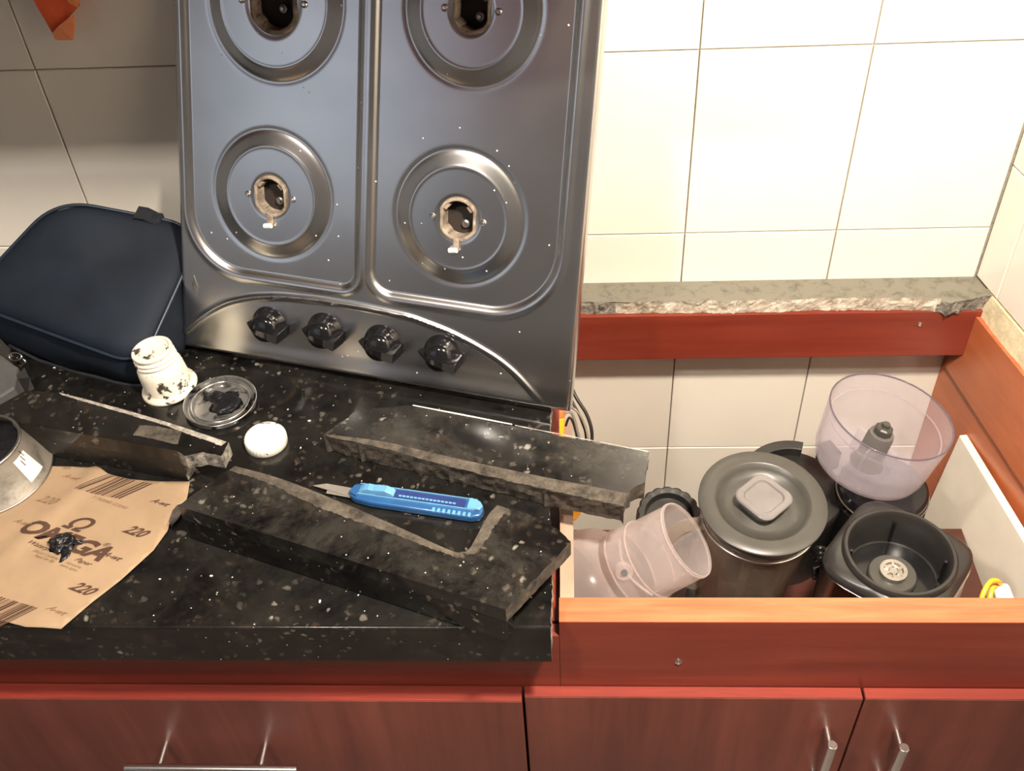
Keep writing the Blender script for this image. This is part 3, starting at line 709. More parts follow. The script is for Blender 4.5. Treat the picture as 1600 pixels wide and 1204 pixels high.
# round lid
p = at_z(346, 632)
t = thing('tin_lid', 'round silver tin lid with black paint inside, right of the white jar', 'lid', p, Matrix.Rotation(math.radians(1.0), 3, 'X'))
R_ = .0485
obj('lid_plate', lathe([(0, .0035), (.030, .0035), (.036, .0025), (.037, .0055), (.0405, .0065), (.0420, .003), (.0440, .003), (.0452, .0085), (.0475, .0092), (R_, .0075), (R_, .002), (.0465, .0), (0, .0)], 64), 'lid_tin', t, smooth=True, angle=50)
obj('rolled_rim', tube([(.0478*math.cos(a), .0478*math.sin(a), .0075) for a in [2*PI*i/64 for i in range(64)]], .0013, 8, closed=True), 'chrome', t, smooth='all')
obj('rolled_rim', tube([(.0385*math.cos(a), .0385*math.sin(a), .0062) for a in [2*PI*i/64 for i in range(64)]], .0010, 8, closed=True), 'chrome', t, smooth='all')
def blob(parent, name, c, r, h, mat, seed, flatb=True, **k):
    bm = bmesh.new(); bmesh.ops.create_icosphere(bm, subdivisions=4, radius=1)
    for v in bm.verts:
        d = v.co.normalized(); f = 1+.5*noise.noise(d*1.6+V((seed, 0, 0)))+.22*noise.noise(d*5+V((seed, 3, 0)))
        v.co = V((d.x*f*r[0], d.y*f*r[1], max(0, d.z)*f*h))+V(c)
    return obj(name, bm, mat, parent, smooth='all', **k)
blob(t, 'paint_film', (.006, 0, .0036), (.022, .021), .0011, 'putty', 3, label='glossy black paint film'); blob(t, 'paint_film', (-.012, .012, .0036), (.012, .009), .0014, 'putty', 8, label='glossy black paint film')
# white cap
p = at_z(417, 692)
t = thing('bottle_cap', 'small white screw cap smeared black at its side', 'cap', p)
def capj(p_): 
    a = math.atan2(p_.y, p_.x); r = math.hypot(p_.x, p_.y)
    if r > .0245 and .002 < p_.z < .013: r *= 1+.012*math.cos(a*36); 
    return V((r*math.cos(a), r*math.sin(a), p_.z))
obj('cap_shell', lathe([(0, .0155), (.021, .0158), (.0245, .0145), (.0262, .0125), (.0268, .010), (.0270, .001), (.026, 0), (0, 0)], 144, jit=capj), 'white_cap', t, smooth=True, angle=50)
# can with putty
p = at_z(-12, 742)
t = thing('tin_can', 'dented grey tin can full of black putty, on the sandpaper, left edge', 'can', p+V((0, 0, .0016)))
H_ = .052
obj('can_wall', lathe([(.0, .0), (.0740, 0), (.0755, .0015), (.0745, .004), (.0725, .0055), (.0540, H_-.006), (.0530, H_), (.0505, H_+.0005), (.0500, H_-.012), (.0, H_-.012)], 72), 'tin', t, smooth=True, angle=40)
obj('rolled_rim', tube([(.0525*math.cos(a), .0525*math.sin(a), H_) for a in [2*PI*i/60 for i in range(60)]], .0022, 8, closed=True), 'zinc', t, smooth='all')
obj('rolled_rim', tube([(.0745*math.cos(a), .0745*math.sin(a), .002) for a in [2*PI*i/60 for i in range(60)]], .0014, 8, closed=True), 'zinc', t, smooth='all')
bm = lathe([(.0, H_-.006), (.015, H_-.0065), (.030, H_-.008), (.0500, H_-.006)], 48, jit=lambda v: V((v.x, v.y, v.z+.006*noise.noise(v*70)))); obj('putty_fill', bm, 'putty', t, smooth='all', label='glossy black putty')
def wallpt(a, z, e=.0007):
    r = .0725+(z-.0055)/(H_-.0115)*(.0540-.0725)+e; return V((r*math.cos(a), r*math.sin(a), z))
def wallquad(name, a0, a1, z0, z1, mat, e=.0007, n=6, sh=0, parent=t, **k):
    bm = bmesh.new(); R = [[wallpt(a0+(a1-a0)*i/n+(sh if z_ == z1 else 0), z_, e_) for z_, e_ in ((z0, e), (z1, e), (z1, e-.0006), (z0, e-.0006))] for i in range(n+1)]
    rings(bm, R); return obj(name, bm, mat, parent, **k)
lab = wallquad('label', -.36, .02, .012, H_-.010, 'white', label='torn white barcode label')
for i in range(3): wallquad('print_line', -.22+.07*i, -.20+.07*i, .030+.004*i, .038+.004*i, 'ink', .0010, 2, parent=lab)
# ------------------------------------------------------------------ grey tool at the left edge
p = at_z(-14, 622)
t = thing('tape_dispenser', 'grey plastic tool with a round hole at the left edge before the navy bag', 'tool', p, math.radians(-33))
ol = [(-.07, -.028), (.030, -.030), (.050, -.014), (.052, .016), (.02, .044), (-.07, .05)]
bm = prism(ol, 0, .034); obj('body', bm, 'tool_grey', t, bevel=.003)
obj('hub', lathe([(.0215, .0335), (.0210, .038), (.0175, .039), (.0165, .0355), (.0, .0355)], 40, mat=Matrix.Translation((-.012, .006, 0))), 'black', t, smooth=True)
obj('base_plate', prism([(-.072, -.036), (.026, -.036), (.044, -.022), (.030, -.026), (-.07, -.0235)], 0, .006), 'cap_clear', t, bevel=.001, label='pale grey bottom flange')
t2 = thing('leather_flap', 'dark pointed flap between grey tool and navy bag', 'flap', at_z(40, 600))
i2 = t2.matrix_world.inverted()
bm = bmesh.new(); pts = [at_z(20, 592, .915), at_z(38, 574, .925), at_z(46, 590, .912), at_z(54, 608, .888), at_z(44, 612, .887), at_z(26, 610, .888)]
rings(bm, [[i2 @ p for p in pts], [i2 @ (p+V((-.002, .002, -.003))) for p in pts]]); obj('flap', bm, 'black', t2)

# ------------------------------------------------------------------ sandpaper
# outline traced on the worktop plane; paper height field: wrinkles and a lifted right edge
spo = [(60, 727), (110, 729), (152, 732), (170, 742), (205, 749), (250, 752), (297, 753), (294, 772), (291, 784), (279, 789), (271, 802), (262, 830), (240, 860), (190, 905), (145, 940), (96, 983), (70, 981), (40, 980), (0, 969), (-60, 950), (-140, 925), (-120, 760), (-60, 722)]
ZP = .8862
sp = thing('sandpaper_sheet', 'curled brown sheet of sandpaper printed with 220 lying on the granite', 'sandpaper', at_z(120, 860, ZP))
isp = sp.matrix_world.inverted()
A0 = V((*T(290, 770, ZP), 0)); A1 = V((*T(200, 860, ZP), 0))
def ph(x, y):
    v = V((x, y, 0)); h = .0010+.0012*(noise.noise(v*16)+.5)
    # ridge running from (165,740) towards (20,870)
    a = V((*T(160, 735, ZP), 0)); b = V((*T(-10, 890, ZP), 0)); d = (b-a); tt = max(0, min(1, (v-a).dot(d)/d.length_squared)); ds = (v-a-d*tt).length
    h += .0050*math.exp(-(ds/.013)**2)*(1-.5*tt)
    dc = (v-V((-.671, -.377, 0))).length; h *= max(0., min(1., (dc-.076)/.02))
    return ZP+max(h, .0004)
pts2 = [V((*T(x, y, ZP+.001), 0)) for x, y in spo]
bm = bmesh.new(); vs = [bm.verts.new(p) for p in pts2]; f = bm.faces.new(vs); bmesh.ops.triangulate(bm, faces=[f])
bb = [min(p.x for p in pts2), max(p.x for p in pts2), min(p.y for p in pts2), max(p.y for p in pts2)]
for k in range(1, 34):
    x = bb[0]+(bb[1]-bb[0])*k/34; bmesh.ops.bisect_plane(bm, geom=bm.verts[:]+bm.edges[:]+bm.faces[:], plane_co=(x, 0, 0), plane_no=(1, 0, 0))
for k in range(1, 30):
    y = bb[2]+(bb[3]-bb[2])*k/30; bmesh.ops.bisect_plane(bm, geom=bm.verts[:]+bm.edges[:]+bm.faces[:], plane_co=(0, y, 0), plane_no=(0, 1, 0))
for v in bm.verts: v.co = isp @ V((v.co.x, v.co.y, ph(v.co.x, v.co.y)))
bmesh.ops.recalc_face_normals(bm, faces=bm.faces)
g = bmesh.ops.extrude_face_region(bm, geom=bm.faces[:]); 
for e_ in g['geom']:
    if isinstance(e_, bmesh.types.BMVert): e_.co.z += .0004
obj('paper_sheet', bm, 'paper', sp, smooth='all')
# printing frame: u = reading direction, v = up the letters
ORG = V((*T(108, 845, ZP), 0)); uu_ = (V((*T(163, 866, ZP), 0))-V((*T(52, 826, ZP), 0))).normalized()
vv_ = V((*T(195, 745, ZP), 0))-V((*T(130, 775, ZP), 0)); vv_ = vv_.normalized()
def drape(bm, org, sx, sy, lift=.0009, shear=0, uv=None):
    U_, W_ = uv or (uu_, vv_)
    for v in bm.verts:
        w_ = org+U_*(v.co.x*sx)+W_*(v.co.y*sy); w_.z = ph(w_.x, w_.y)+lift; v.co = isp @ w_
    return bm
def text(s, px, py, size, mat='ink', bold=.0, org=None, aspect=1., skew=.0, name='printed_text', lift=.0009):
    cu = bpy.data.curves.new('t', 'FONT'); cu.body = s; cu.size = 1; cu.align_x = 'CENTER'; cu.align_y = 'CENTER'; cu.offset = bold; cu.resolution_u = 3; cu.shear = skew
    to = bpy.data.objects.new('t', cu); COL.objects.link(to); dg = bpy.context.evaluated_depsgraph_get()
    me = bpy.data.meshes.new_from_object(to.evaluated_get(dg)); bpy.data.objects.remove(to)
    bm = bmesh.new(); bm.from_mesh(me); bpy.data.meshes.remove(me)
    bmesh.ops.triangulate(bm, faces=bm.faces); bmesh.ops.subdivide_edges(bm, edges=[e for e in bm.edges if e.calc_length() > .3], cuts=1)
    o_ = V((*T(px, py, ZP+.001), 0)); drape(bm, o_, size*aspect, size, lift)
    return obj(name, bm, mat, sp)
text('220', 213, 832, .021, bold=.03, aspect=.85, skew=.15)
text('220', 130, 921, .021, bold=.03, aspect=.85, skew=.15)
text('220', 76, 783, .020, 'ink_light', bold=.01, aspect=.85, skew=.15)
for x, y, m_ in ((113, 747, 'ink_light'), (251, 786, 'ink'), (176, 870, 'ink'), (90, 955, 'ink_light'), (37, 818, 'ink_light')): text('A-wt', x, y, .0115, m_, bold=.02, skew=.25)
text('OMEGA', 103, 846, .036, bold=.045, aspect=.98, name='printed_text')
text('®', 167, 852, .010)
text('Ω', 124, 821, .036, bold=.02, aspect=1.05)
text('Waterproof         Paper', 94, 865, .0095, bold=.01, skew=.2)
text('Silicon Carbide       Abrasive', 90, 874, .0062, 'ink_light')
text('Papel de lija      para agua', 88, 880, .0062, 'ink_light')
def barcode(x0, y0, x1, y1, n, L, seed):
    rnd = random.Random(seed); a = V((*T(x0, y0, ZP), 0)); b = V((*T(x1, y1, ZP), 0)); d = b-a; W_ = d.length; dn = d.normalized(); pos = 0
    while pos < W_:
        wd = rnd.choice((.0008, .0012, .0022, .0030)); gp = rnd.choice((.0008, .0012, .002))
        if pos+wd > W_: break
        bm = bmesh.new(); R = []
        for k in range(9):
            c_ = a+dn*pos-vv_*(L*k/8); R.append([isp @ V((q_.x, q_.y, ph(q_.x, q_.y)+.0009)) for q_ in (c_, c_+dn*wd)])
        for r0, r1 in zip(R[:-1], R[1:]): bm.faces.new([bm.verts.new(p_) for p_ in (r0[0], r0[1], r1[1], r1[0])])
        bmesh.ops.remove_doubles(bm, verts=bm.verts, dist=1e-6)
        obj('barcode_bar', bm, 'ink' if wd > .001 else 'ink_light', sp); pos += wd+gp
barcode(170, 744, 241, 757, 30, .042, 3)
barcode(4, 934, 62, 952, 20, .052, 5)
barcode(0, 800, 26, 790, 10, .045, 9)
text('7 702040 122045', 172, 786, .0075, 'ink_light')
# torn rough notch at the right
bm = bmesh.new()
pts = [at_z(*p, .8885) for p in ((270, 798), (278, 789), (292, 786), (294, 792), (286, 797), (278, 812), (268, 822), (264, 815))]
rings(bm, [[isp @ p for p in pts], [isp @ (p+V((0, 0, .0012))) for p in pts]]); obj('torn_edge', bm, 'grit', sp, label='torn gritty edge')
pt = thing('putty_blob', 'glossy black blob of putty on the sandpaper print', 'putty', at_z(96, 851, ZP+.003))
blob(pt, 'blob', (0, 0, 0), (.0145, .0115), .0085, 'putty', 1); blob(pt, 'smear', (.014, .004, -.001), (.012, .004), .004, 'putty', 5); blob(pt, 'smear', (.010, -.013, -.001), (.006, .011), .003, 'putty', 9); blob(pt, 'smear', (-.002, .013, -.001), (.011, .005), .004, 'putty', 12)

# ------------------------------------------------------------------ box cutter
pa = at_z(549, 776); pb = at_z(757, 806)
L_ = (pb-pa).length; ct_m = frame(pa, pb-pa, (0, 1, 0))
cu_ = thing('box_cutter', 'blue plastic box cutter lying in the notch of the granite offcut', 'cutter', pa, ct_m.to_3x3())
hw = .0135
ol = [(.002, -.007), (.010, -hw*.8), (.03, -hw), (L_-.012, -hw*1.05), (L_-.002, -hw*.75), (L_, 0), (L_-.004, hw*.7), (L_-.016, hw*1.0), (.03, hw), (.008, hw*.75), (0, .003)]
obj('body', prism(ol, .0012, .0125), 'blue', cu_, bevel=.0028, seg=3, smooth=True)
obj('rail', prism(rrect(L_-.055, .0125, .003, 4, L_/2+.004, .0035), .0122, .0140), 'blue_dark', cu_, label='dark blade track')
obj('rail_edge', prism(rrect(L_-.02, .0012, .0004, 2, L_/2, -.0045), .0125, .0150), 'blue_light', cu_)
obj('rail_edge', prism(rrect(L_-.02, .0010, .0004, 2, L_/2, .0115), .0125, .0145), 'blue_light', cu_)
for i in range(15):
    x = .062+i*(L_-.095)/15; obj('ratchet_tooth', box(x, x+.0035, -.0005, .0018, .0138, .0150), 'blue_light', cu_)
bm = bmesh.new(); R = []
for x, hh in ((.012, .0145), (.018, .0185), (.024, .0205), (.030, .0195), (.036, .0205), (.046, .0210), (.052, .0185), (.056, .0150)): R.append([V((x, -.0025, .0120)), V((x, -.0015, hh)), V((x, .0085, hh)), V((x, .0095, .0120))])
rings(bm, R); obj('slider', bm, 'blue_light', cu_, bevel=.0008, label='light blue thumb slider')
for i in range(8):
    x = L_-.060+i*.0062; obj('grip_rib', box(x, x+.0035, -hw*1.06, -hw*.62, .0105, .0136), 'blue_light', cu_, bevel=.0004, seg=1)
obj('end_cap', prism([(L_-.020, -.0045), (L_-.004, -.004), (L_-.001, .002), (L_-.006, .0085), (L_-.016, .0118), (L_-.020, .0118)], .0120, .0165), 'blue_light', cu_, bevel=.0015, label='light blue end cap')
obj('nose', prism([(.0, -.004), (.012, -.009), (.014, .011), (.004, .008)], .0120, .0150), 'blue', cu_, bevel=.001)
obj('blade', prism([(.004, -.0055), (-.050, .0035), (-.034, .0095), (.004, .0080)], .0062, .0070), 'blade', cu_)
obj('blade', prism([(-.030, -.0045), (.004, -.0062), (.004, -.0020), (-.030, .0000)], .0052, .0060), 'blade', cu_)

# ------------------------------------------------------------------ cables and orange tool behind the broken end
cb = thing('cable_bundle', 'tangled thin black and grey cables hanging at the broken worktop end', 'cable', (0.06, -.25, .8))
icb = cb.matrix_world.inverted()
def cab(pts, r, mat):
    obj('cable', tube([icb @ p for p in spline([PD(*p) for p in pts], 8)], r, 8), mat, cb, smooth='all')
cab([(880, 560, 1.47), (896, 612, 1.45), (918, 650, 1.45), (925, 685, 1.46), (915, 730, 1.5), (905, 790, 1.55)], .0026, 'cable')
cab([(882, 600, 1.50), (893, 625, 1.46), (908, 655, 1.46), (916, 690, 1.47), (905, 760, 1.52)], .0022, 'cable')
cab([(872, 690, 1.47), (880, 650, 1.45), (893, 645, 1.45), (902, 672, 1.46), (906, 700, 1.47), (900, 760, 1.5)], .0020, 'cable_grey')
cab([(874, 640, 1.47), (896, 638, 1.44), (912, 660, 1.45), (919, 692, 1.46), (914, 740, 1.5)], .0018, 'cable_grey')
cab([(884, 665, 1.46), (890, 652, 1.45), (898, 668, 1.46), (902, 700, 1.47), (893, 760, 1.5)], .0018, 'cable')
cab([(866, 655, 1.46), (868, 668, 1.46), (868, 700, 1.46)], .0022, 'cable')
ot = thing('plastic_rod', 'yellow-orange plastic rod standing under the stove top corner', 'rod', PD(873, 690, 1.44))
i3 = ot.matrix_world.inverted()
obj('rod', tube([i3 @ PD(874, 652, 1.43), i3 @ PD(870, 740, 1.45)], .0078, 20), 'yellow', ot, smooth=True, bevel=.001)
obj('tip', tube([i3 @ PD(875, 640, 1.428), i3 @ PD(874, 653, 1.43)], .0072, 20), plain('dark_orange', (.62, .16, .05), .4), ot, smooth=True, bevel=.002, label='darker orange tip')
ot2 = thing('orange_pouch', 'orange plastic piece below the long granite offcut', 'tool', PD(900, 805, 1.36))
i4 = ot2.matrix_world.inverted()
bm = bmesh.new(); pts = [PD(888, 798, 1.38), PD(905, 796, 1.38), PD(908, 803, 1.37), PD(899, 813, 1.36), PD(889, 816, 1.36)]
rings(bm, [[i4 @ p for p in pts], [i4 @ (p+V((0, .012, -.01))) for p in pts]]); obj('piece', bm, 'yellow', ot2, bevel=.001)

# ------------------------------------------------------------------ appliances in the open cabinet
def tilt(ax, deg): return Matrix.Rotation(math.radians(deg), 3, ax)
ZS = .551
# blender jar
pl = PD(1192, 782, 1.25)
bj = thing('blender_jar', 'glass blender jar with grey-black lid and clear square cap', 'blender jar', pl, tilt('X', 5) @ tilt('Y', 2))
R0 = .0785
def notch(p):
    return p
lid = obj('lid', lathe([(.0, -.010), (.020, -.010), (.030, -.0085), (.036, -.0125), (.046, -.0110), (.054, -.0050), (.058, .0005), (.0600, .0012), (R0-.002, .0), (R0, -.0015), (R0, -.0045), (R0-.006, -.0060), (R0-.010, -.020), (.0, -.020)], 96), 'black_matte', bj, smooth=True, angle=50)
ol = rrect(.057, .057, .014, 6); M45 = Matrix.Rotation(math.radians(42), 4, 'Z')
bm = bmesh.new(); R = [[M45 @ V((x*k, y*k, z)) for x, y in ol] for k, z in ((.74, -.012), (.76, .004), (1.0, .006), (1.0, .0085), (.94, .010), (.72, .0098), (.66, .0075), (.2, .0075))]
rings(bm, R); obj('cap', bm, 'cap_clear', lid, smooth=True, angle=35, label='clear grey square measuring cap')
obj('lid_skirt', lathe([(R0-.004, -.006), (R0-.004, -.012), (R0-.010, -.026), (R0-.013, -.026), (R0-.012, -.006)], 72), 'black', bj, smooth=True)
HJ = .262
g_o = [(R0-.006, -.012), (R0-.008, -.03), (R0-.013, -.10), (R0-.020, -.20), (R0-.026, -HJ+.03), (R0-.028, -HJ)]
obj('glass_body', lathe(g_o+[(R0-.034, -HJ), (R0-.034, -HJ+.03), (R0-.0245, -.20), (R0-.0175, -.10), (R0-.0125, -.03), (R0-.0105, -.012), (R0-.006, -.012)], 72), 'glass', bj, smooth='all')
for k in range(5):
    a = -PI/2+(-.95, -.30, .42, 1.1, 2.6)[k]; pts = [((R0-d_)*math.cos(a), (R0-d_)*math.sin(a), z) for z, d_ in ((-.055, .019), (-.10, .021), (-.16, .025), (-.22, .03))]
    obj('glass_rib', tube(pts, .0055, 12), 'glass', bj, smooth='all')
obj('jar_collar', lathe([(R0-.024, -HJ+.022), (R0-.012, -HJ+.02), (R0-.010, -HJ), (R0-.03, -HJ-.001)], 48), 'black', bj, smooth=True)
obj('rim_highlight', tube([((R0-.0075)*math.cos(a), (R0-.0075)*math.sin(a), -.030) for a in [2*PI*i/72 for i in range(72)]], .0022, 8, closed=True), 'chrome', bj, smooth='all', label='bright highlight ring on the glass rim below the lid')  # chrome ring added as the highlight along the glass rim
# jar's glass handle at left
obj('handle', tube(spline([(-R0+.012, -.010, -.035), (-R0-.018, -.014, -.040), (-R0-.030, -.016, -.075), (-R0-.026, -.014, -.14), (-R0+.016, -.008, -.185)], 8), .0085, 16), 'glass', bj, smooth='all', label='clear glass handle')
# second jar / clear mug behind the feed tube (only its black ring shows)
pr = PD(1045, 806, 1.37)
rg = thing('jar_ring', 'black scalloped jar lid behind the frosted feed tube', 'lid', pr, tilt('X', 14))
def scal(p):
    a = math.atan2(p.y, p.x); r = math.hypot(p.x, p.y)
    if r > .036: r += .0022*abs(math.sin(a*9))
    return V((r*math.cos(a), r*math.sin(a), p.z))
obj('ring', lathe([(.0, -.006), (.030, -.006), (.033, .004), (.0385, .005), (.041, .003), (.0415, -.018), (.0, -.018)], 144, jit=scal), 'black', rg, smooth=True, angle=40)
obj('jar_glass', lathe([(.036, -.019), (.038, -.05), (.038, -.24), (.0, -.245)], 48), 'glass', rg, smooth=True)
# food processor feed lid: frosted dome on its side with a wide feed tube
pf = PD(945, 885, 1.27)
axis = (PD(1085, 845, 1.215)-PD(960, 890, 1.26)).normalized()
fl = thing('feed_chute', 'frosted pinkish processor lid with wide feed tube, lying on its side', 'processor lid', pf)
i5 = fl.matrix_world.inverted()
c0 = PD(985, 888, 1.262); c1 = PD(1073, 843, 1.222); ax_ = (c1-c0); La = ax_.length
fm = frame(c0, ax_.orthogonal(), ax_.cross(ax_.orthogonal())); fm = i5 @ fm
pr_ = [(.0505, -.012), (.0515, .0), (.0505, .015), (.0495, .03), (.0478, La), (.0485, La+.0015), (.0470, La+.0015), (.0480, .015), (.0490, .0)]
obj('feed_tube', lathe(pr_, 64, mat=fm), 'frost', fl, smooth=True, angle=60)
for z, r in ((0.001, .0520), (.030, .0502), (La*.98, .0482)):
    obj('tube_rim', tube([fm @ V((r*math.cos(a), r*math.sin(a), z)) for a in [2*PI*i/48 for i in range(48)]], .0011, 8, closed=True), 'frost', fl, smooth='all')
bp = [(.0505, -.010), (.058, -.016), (.068, -.028), (.0735, -.045), (.0750, -.078), (.0775, -.080), (.0775, -.083), (.0735, -.083), (.0720, -.045), (.066, -.030), (.056, -.0175), (.0495, -.012)]
obj('lid_dome', lathe(bp, 72, mat=fm), 'frost', fl, smooth='all')
obj('lid_flange', tube([fm @ V((.0762*math.cos(a), .0762*math.sin(a), -.060)) for a in [2*PI*i/60 for i in range(60)]], .0012, 8, closed=True), 'frost', fl, smooth='all')
pk = PD(975, 893, 1.212); km = i5 @ frame(pk, (1, .1, 0), (0, .62, .78))
obj('pivot_boss', lathe([(.0, .001), (.0036, .001), (.0042, .004), (.0095, .0035), (.0108, .0), (.0100, -.012)], 32, mat=km), 'frost', fl, smooth=True)
obj('pivot_hole', lathe([(.0, .0046), (.0040, .0046), (.0040, .003)], 24, mat=km), 'tool_grey', fl, smooth=True)
obj('seam_rib', tube([i5 @ p for p in spline([PD(968, 842, 1.25), PD(972, 875, 1.222), PD(988, 905, 1.208), PD(1020, 930, 1.20)], 8)], .0016, 8), 'frost', fl, smooth='all')
# dark processor jug behind the blender jar
pk = PD(1243, 770, 1.50); pk = PD(1240, 762, 1.44)
jg = thing('processor_jug', 'dark processor jug with cut-out rim and latch behind the blender jar', 'jug', pk, tilt('X', 4))
RJ = .0700
obj('jug_lid', lathe([(.0, .012), (.008, .012), (.010, .006), (.020, .004), (.050, .0025), (.054, .0), (RJ-.002, -.002), (RJ, -.006), (RJ-.003, -.030), (RJ-.006, -.205), (.0, -.208)], 72), 'black', jg, smooth=True, angle=50)
bm = bmesh.new(); R = []
for k in range(25):
    a = math.radians(72+k*(150/24)); 
    R.append([V((r*math.cos(a), r*math.sin(a), z)) for r, z in ((RJ+.004, -.004), (RJ+.004, .017), (RJ-.012, .017), (RJ-.010, -.002))])
rings(bm, R); obj('rim_segment', bm, 'black', jg, bevel=.0012)
bm = lathe([(.0, .006), (.007, .0055), (.009, .0)], 9, mat=Matrix.Translation((.004, -.005, .003)) @ Matrix.Scale(1, 4)); 
for i in range(6): box(.0105, .0135, -.002, .002, .0, .0085, bm, mat=Matrix.Rotation(i*PI/3, 4, 'Z') @ Matrix.Translation((0, 0, .003)))
obj('hub_teeth', bm, 'black_matte', jg, bevel=.0006, seg=1)
obj('latch', prism(rrect(.020, .030, .003, 3), -.03, .0, mat=jg.matrix_world.inverted() @ Matrix.Translation(PD(1297, 700, 1.405)) @ Matrix.Rotation(.4, 4, 'Z')), 'black', jg, bevel=.0015)
obj('side_grip', prism([(.0, -.016), (.034, -.012), (.040, 0), (.030, .012), (0, .018)], -.16, -.03, mat=Matrix.Translation((RJ-.010, -.012, 0)) @ Matrix.Rotation(-.3, 4, 'Z')), 'black', jg, bevel=.004)
# motor base
pm = PD(1406, 862, 1.285); pm = PD(1404, 868, 1.24)
mb = thing('blender_motor', 'steel-sided blender motor base with black top and round well', 'blender base', pm, math.radians(-38))
bw = .150
def sq(w_, r, z): return [V((x, y, z)) for x, y in rrect(w_, w_, r, 8)]
bm = bmesh.new(); rings(bm, [[V((v[0], v[1], z)) for v in rrect(bw*k, bw*k, .044, 8)] for k, z in ((1.05, -.24), (1.04, -.10), (1.0, -.012))], cap1=False); obj('steel_shell', bm, 'base_steel', mb, smooth=True, angle=40)
NA = 96
def sup(w_, z, ex=4.6):
    out = []
    for i in range(NA):
        a = 2*PI*i/NA; c, q_ = math.cos(a), math.sin(a); rr = (w_/2)/((abs(c)**ex+abs(q_)**ex)**(1/ex)); out.append(V((rr*c, rr*q_, z)))
    return out
def cir(r, z): return [V((r*math.cos(2*PI*i/NA), r*math.sin(2*PI*i/NA), z)) for i in range(NA)]
bm = bmesh.new(); rings(bm, [sup(bw*.98, -.016), sup(bw*1.01, -.010), sup(bw*1.0, -.004), sup(bw*.93, .0015), cir(.0680, .0030), cir(.0672, .0080), cir(.0650, .0105), cir(.0615, .0105), cir(.0590, .007), cir(.0575, -.030), cir(.056, -.042), cir(.0005, -.0425)], True, 0, False, True)
obj('top_housing', bm, 'black', mb, smooth=True, angle=40)
obj('well_floor', lathe([(.0, -.0405), (.052, -.0405), (.053, -.0415)], 48), 'black_gloss', mb, smooth=True)
obj('coupling_plate', lathe([(.0, -.0345), (.028, -.0345), (.030, -.037), (.030, -.0410)], 40), 'black_matte', mb, smooth=True)
cp = obj('drive_coupling', lathe([(.0, -.0295), (.005, -.0295), (.006, -.0315), (.011, -.0315), (.0120, -.0280), (.0165, -.0280), (.0170, -.0350)], 40), 'zinc', mb, smooth=True)
for i in range(6): obj('coupling_spoke', box(.0055, .0125, -.0016, .0016, -.0315, -.0285, mat=Matrix.Rotation(i*PI/3, 4, 'Z')), 'zinc', cp)
for i in range(4):
    a = i*PI/2+.5; obj('well_rib', box(.0535, .0570, -.0018, .0018, -.038, .000, mat=Matrix.Rotation(a, 4, 'Z')), 'black_gloss', mb)
obj('trim_line', tube([V((x, y, -.0115)) for x, y in rrect(bw*1.006, bw*1.006, .044, 8)], .0012, 6, closed=True), 'chrome', mb, smooth='all', label='thin bright steel line')
# clear processor bowl on dark stand
pbw = PD(1393, 648, 1.33)
nb_m = tilt('Y', -3)@tilt('X', 2)
cbw = thing('processor_bowl', 'clear lilac processor bowl with central post, topmost at the back', 'bowl', pbw, tilt('Y', 10) @ tilt('X', -1))
RB = .0820
obj('bowl_wall', lathe([(RB, .0), (RB-.0006, -.010), (RB-.006, -.075), (RB-.010, -.087), (RB-.018, -.093), (.0, -.094), (.0, -.0915), (RB-.019, -.0905), (RB-.0115, -.085), (RB-.008, -.074), (RB-.0026, -.010), (RB-.0022, .0)], 96), 'clear', cbw, smooth='all')
obj('bowl_rim', tube([(RB*math.cos(a)-.001*math.cos(a), (RB-.001)*math.sin(a), .0) for a in [2*PI*i/80 for i in range(80)]], .0011, 8, closed=True), clearish('grey_violet_rim', (.22, .19, .25), .6, .1), cbw, smooth='all')
obj('bowl_step', tube([((RB-.008)*math.cos(a), (RB-.008)*math.sin(a), -.022) for a in [2*PI*i/80 for i in range(80)]], .0010, 6, closed=True), 'clear', cbw, smooth='all')
obj('centre_post', lathe([(.0235, -.090), (.0185, -.082), (.0175, -.040), (.0160, -.034), (.011, -.033), (.0, -.032)], 40), clearish('grey_post', (.24, .23, .22), .6, .2), cbw, smooth=True)
obj('drive_stub', lathe([(.0125, -.032), (.0120, -.024), (.0095, -.022), (.006, -.022), (.0055, -.016), (.0, -.0155)], 8), 'black_matte', cbw, bevel=.0008)
for a in (.5, 2.2, 4.0, 5.5): obj('post_fin', box(.018, .032, -.0012, .0012, -.090, -.050, mat=Matrix.Rotation(a, 4, 'Z')), 'clear', cbw)
# dark stand under the bowl
ps = PD(1388, 735, 1.385)
dk = thing('food_processor', 'dark round processor base under the clear bowl', 'processor base', V((ps.x, ps.y, ps.z-.030)))
HD = ps.z-.030-ZS
obj('body', lathe([(.0, .0), (.056, .0), (.060, -.003), (.061, -.012), (.058, -.014), (.058, -.020), (.062, -.024), (.066, -.10), (.068, -HD), (.0, -HD)], 64), 'black_gloss', dk, smooth=True, angle=35)
obj('ring_line', tube([(.0618*math.cos(a), .0618*math.sin(a), -.012) for a in [2*PI*i/64 for i in range(64)]], .0010, 6, closed=True), 'zinc', dk, smooth='all')
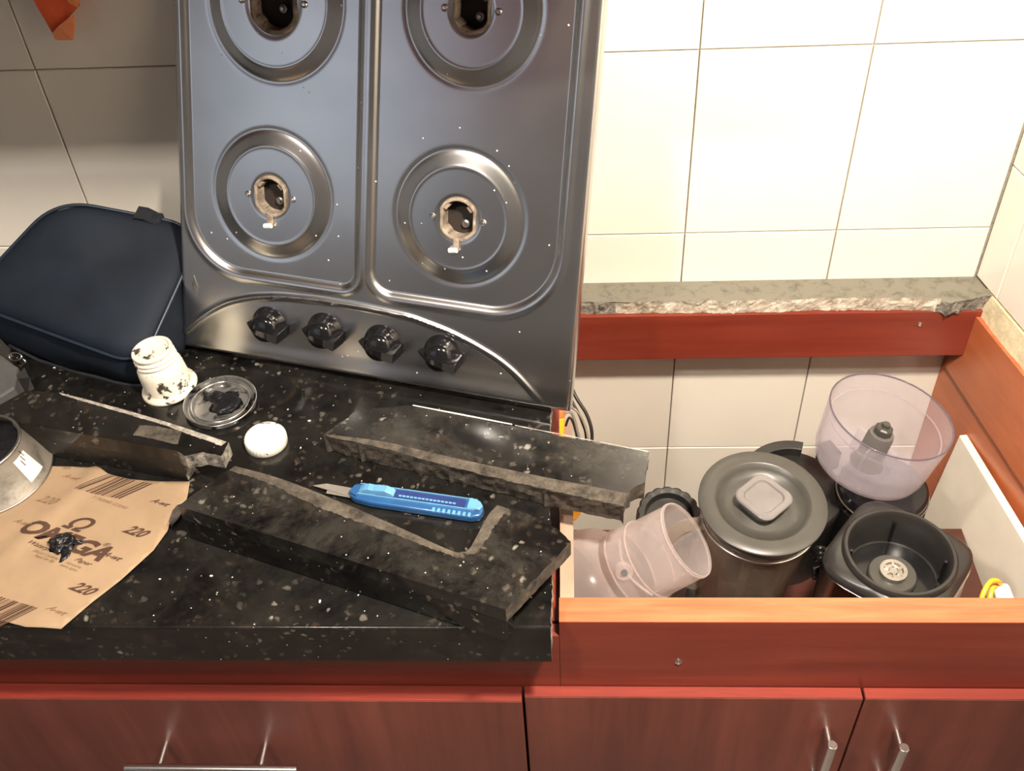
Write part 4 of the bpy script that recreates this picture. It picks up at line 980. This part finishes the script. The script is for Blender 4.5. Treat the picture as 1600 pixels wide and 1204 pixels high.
# white board leaning along the right side panel
wb1 = PZ(1499, 679, .665); wb2 = PZ(1600, 846, .665); dw_ = wb2-wb1; wb3 = wb1+dw_*1.85
bd = thing('cutting_board', 'white plastic board standing along the right side panel in the cabinet', 'cutting board', wb1)
i6 = bd.matrix_world.inverted()
dn2 = dw_.normalized(); out_ = V((dn2.y, -dn2.x, 0)); out_ = -out_ if out_.x > 0 else out_
foot = V((0, 0, -.10))
b_l = PD(1440, 850, 1.42)
bm = bmesh.new()
low = V((-.034, 0, -.53))
R = [[i6 @ p for p in (wb1, wb3, wb3+low, wb1+low)], [i6 @ (p-out_*.012) for p in (wb1, wb3, wb3+low, wb1+low)]]
rings(bm, R); obj('board', bm, 'white', bd, bevel=.002)
yh_ = thing('yellow_hook', 'small yellow plastic loop handle in front of the white board', 'handle', PD(1545, 915, 1.2))
i7 = yh_.matrix_world.inverted()
obj('loop', tube([i7 @ p for p in spline([PD(1530, 950, 1.19), PD(1537, 925, 1.19), PD(1548, 908, 1.195), PD(1560, 908, 1.20), PD(1562, 915, 1.21), PD(1552, 916, 1.205), PD(1546, 935, 1.20), PD(1545, 950, 1.2)], 6)], .0030, 8), 'yellow', yh_, smooth='all')
obj('white_grip', tube([i7 @ PD(1562, 915, 1.215), i7 @ PD(1576, 950, 1.2)], .010, 16), 'white', yh_, smooth=True, bevel=.003)
# cable and dark gap between jar and base
cg = thing('power_cord', 'coiled black power cord between glass jar and steel blender base', 'cord', PD(1283, 870, 1.30))
i8 = cg.matrix_world.inverted()
for k in range(3):
    obj('cord_loop', tube([i8 @ p for p in spline([PD(1268+4*k, 862+6*k, 1.30), PD(1282, 856+8*k, 1.29), PD(1296, 866+8*k, 1.30), PD(1286, 884+7*k, 1.31), PD(1270, 890+6*k, 1.31)], 6)], .0036, 8), 'black_gloss', cg, smooth='all')

# crumbs of stone on the worktop
CR_ = bmesh.new()
crumbs = [(483, 658), (571, 665), (590, 684), (540, 697), (655, 648), (680, 655), (700, 668), (330, 690), (118, 560), (20, 632), (112, 578), (85, 575), (450, 640), (470, 700), (300, 640), (360, 860), (400, 845), (250, 905), (330, 900), (500, 940), (560, 930)]
for i, (x, y) in enumerate(crumbs):
    p = at_z(x, y); t = random.uniform(0, 6); bm = bmesh.new(); bmesh.ops.create_icosphere(bm, subdivisions=1, radius=random.uniform(.0008, .0018))
    for v in bm.verts: v.co = V((v.co.x*1.5, v.co.y, v.co.z*.8))*(1+.4*noise.noise(v.co*900))
    bmesh.ops.rotate(bm, verts=bm.verts, matrix=Matrix.Rotation(t, 3, 'Z')); bmesh.ops.translate(bm, verts=bm.verts, vec=p+V((0, 0, .001)))
    me_ = bpy.data.meshes.new('c'); bm.to_mesh(me_); bm.free(); CR_.from_mesh(me_); bpy.data.meshes.remove(me_)
tag(obj('stone_crumbs', CR_, 'white'), 'tiny pale stone crumbs strewn over the black granite worktop', 'crumbs', kind='stuff')
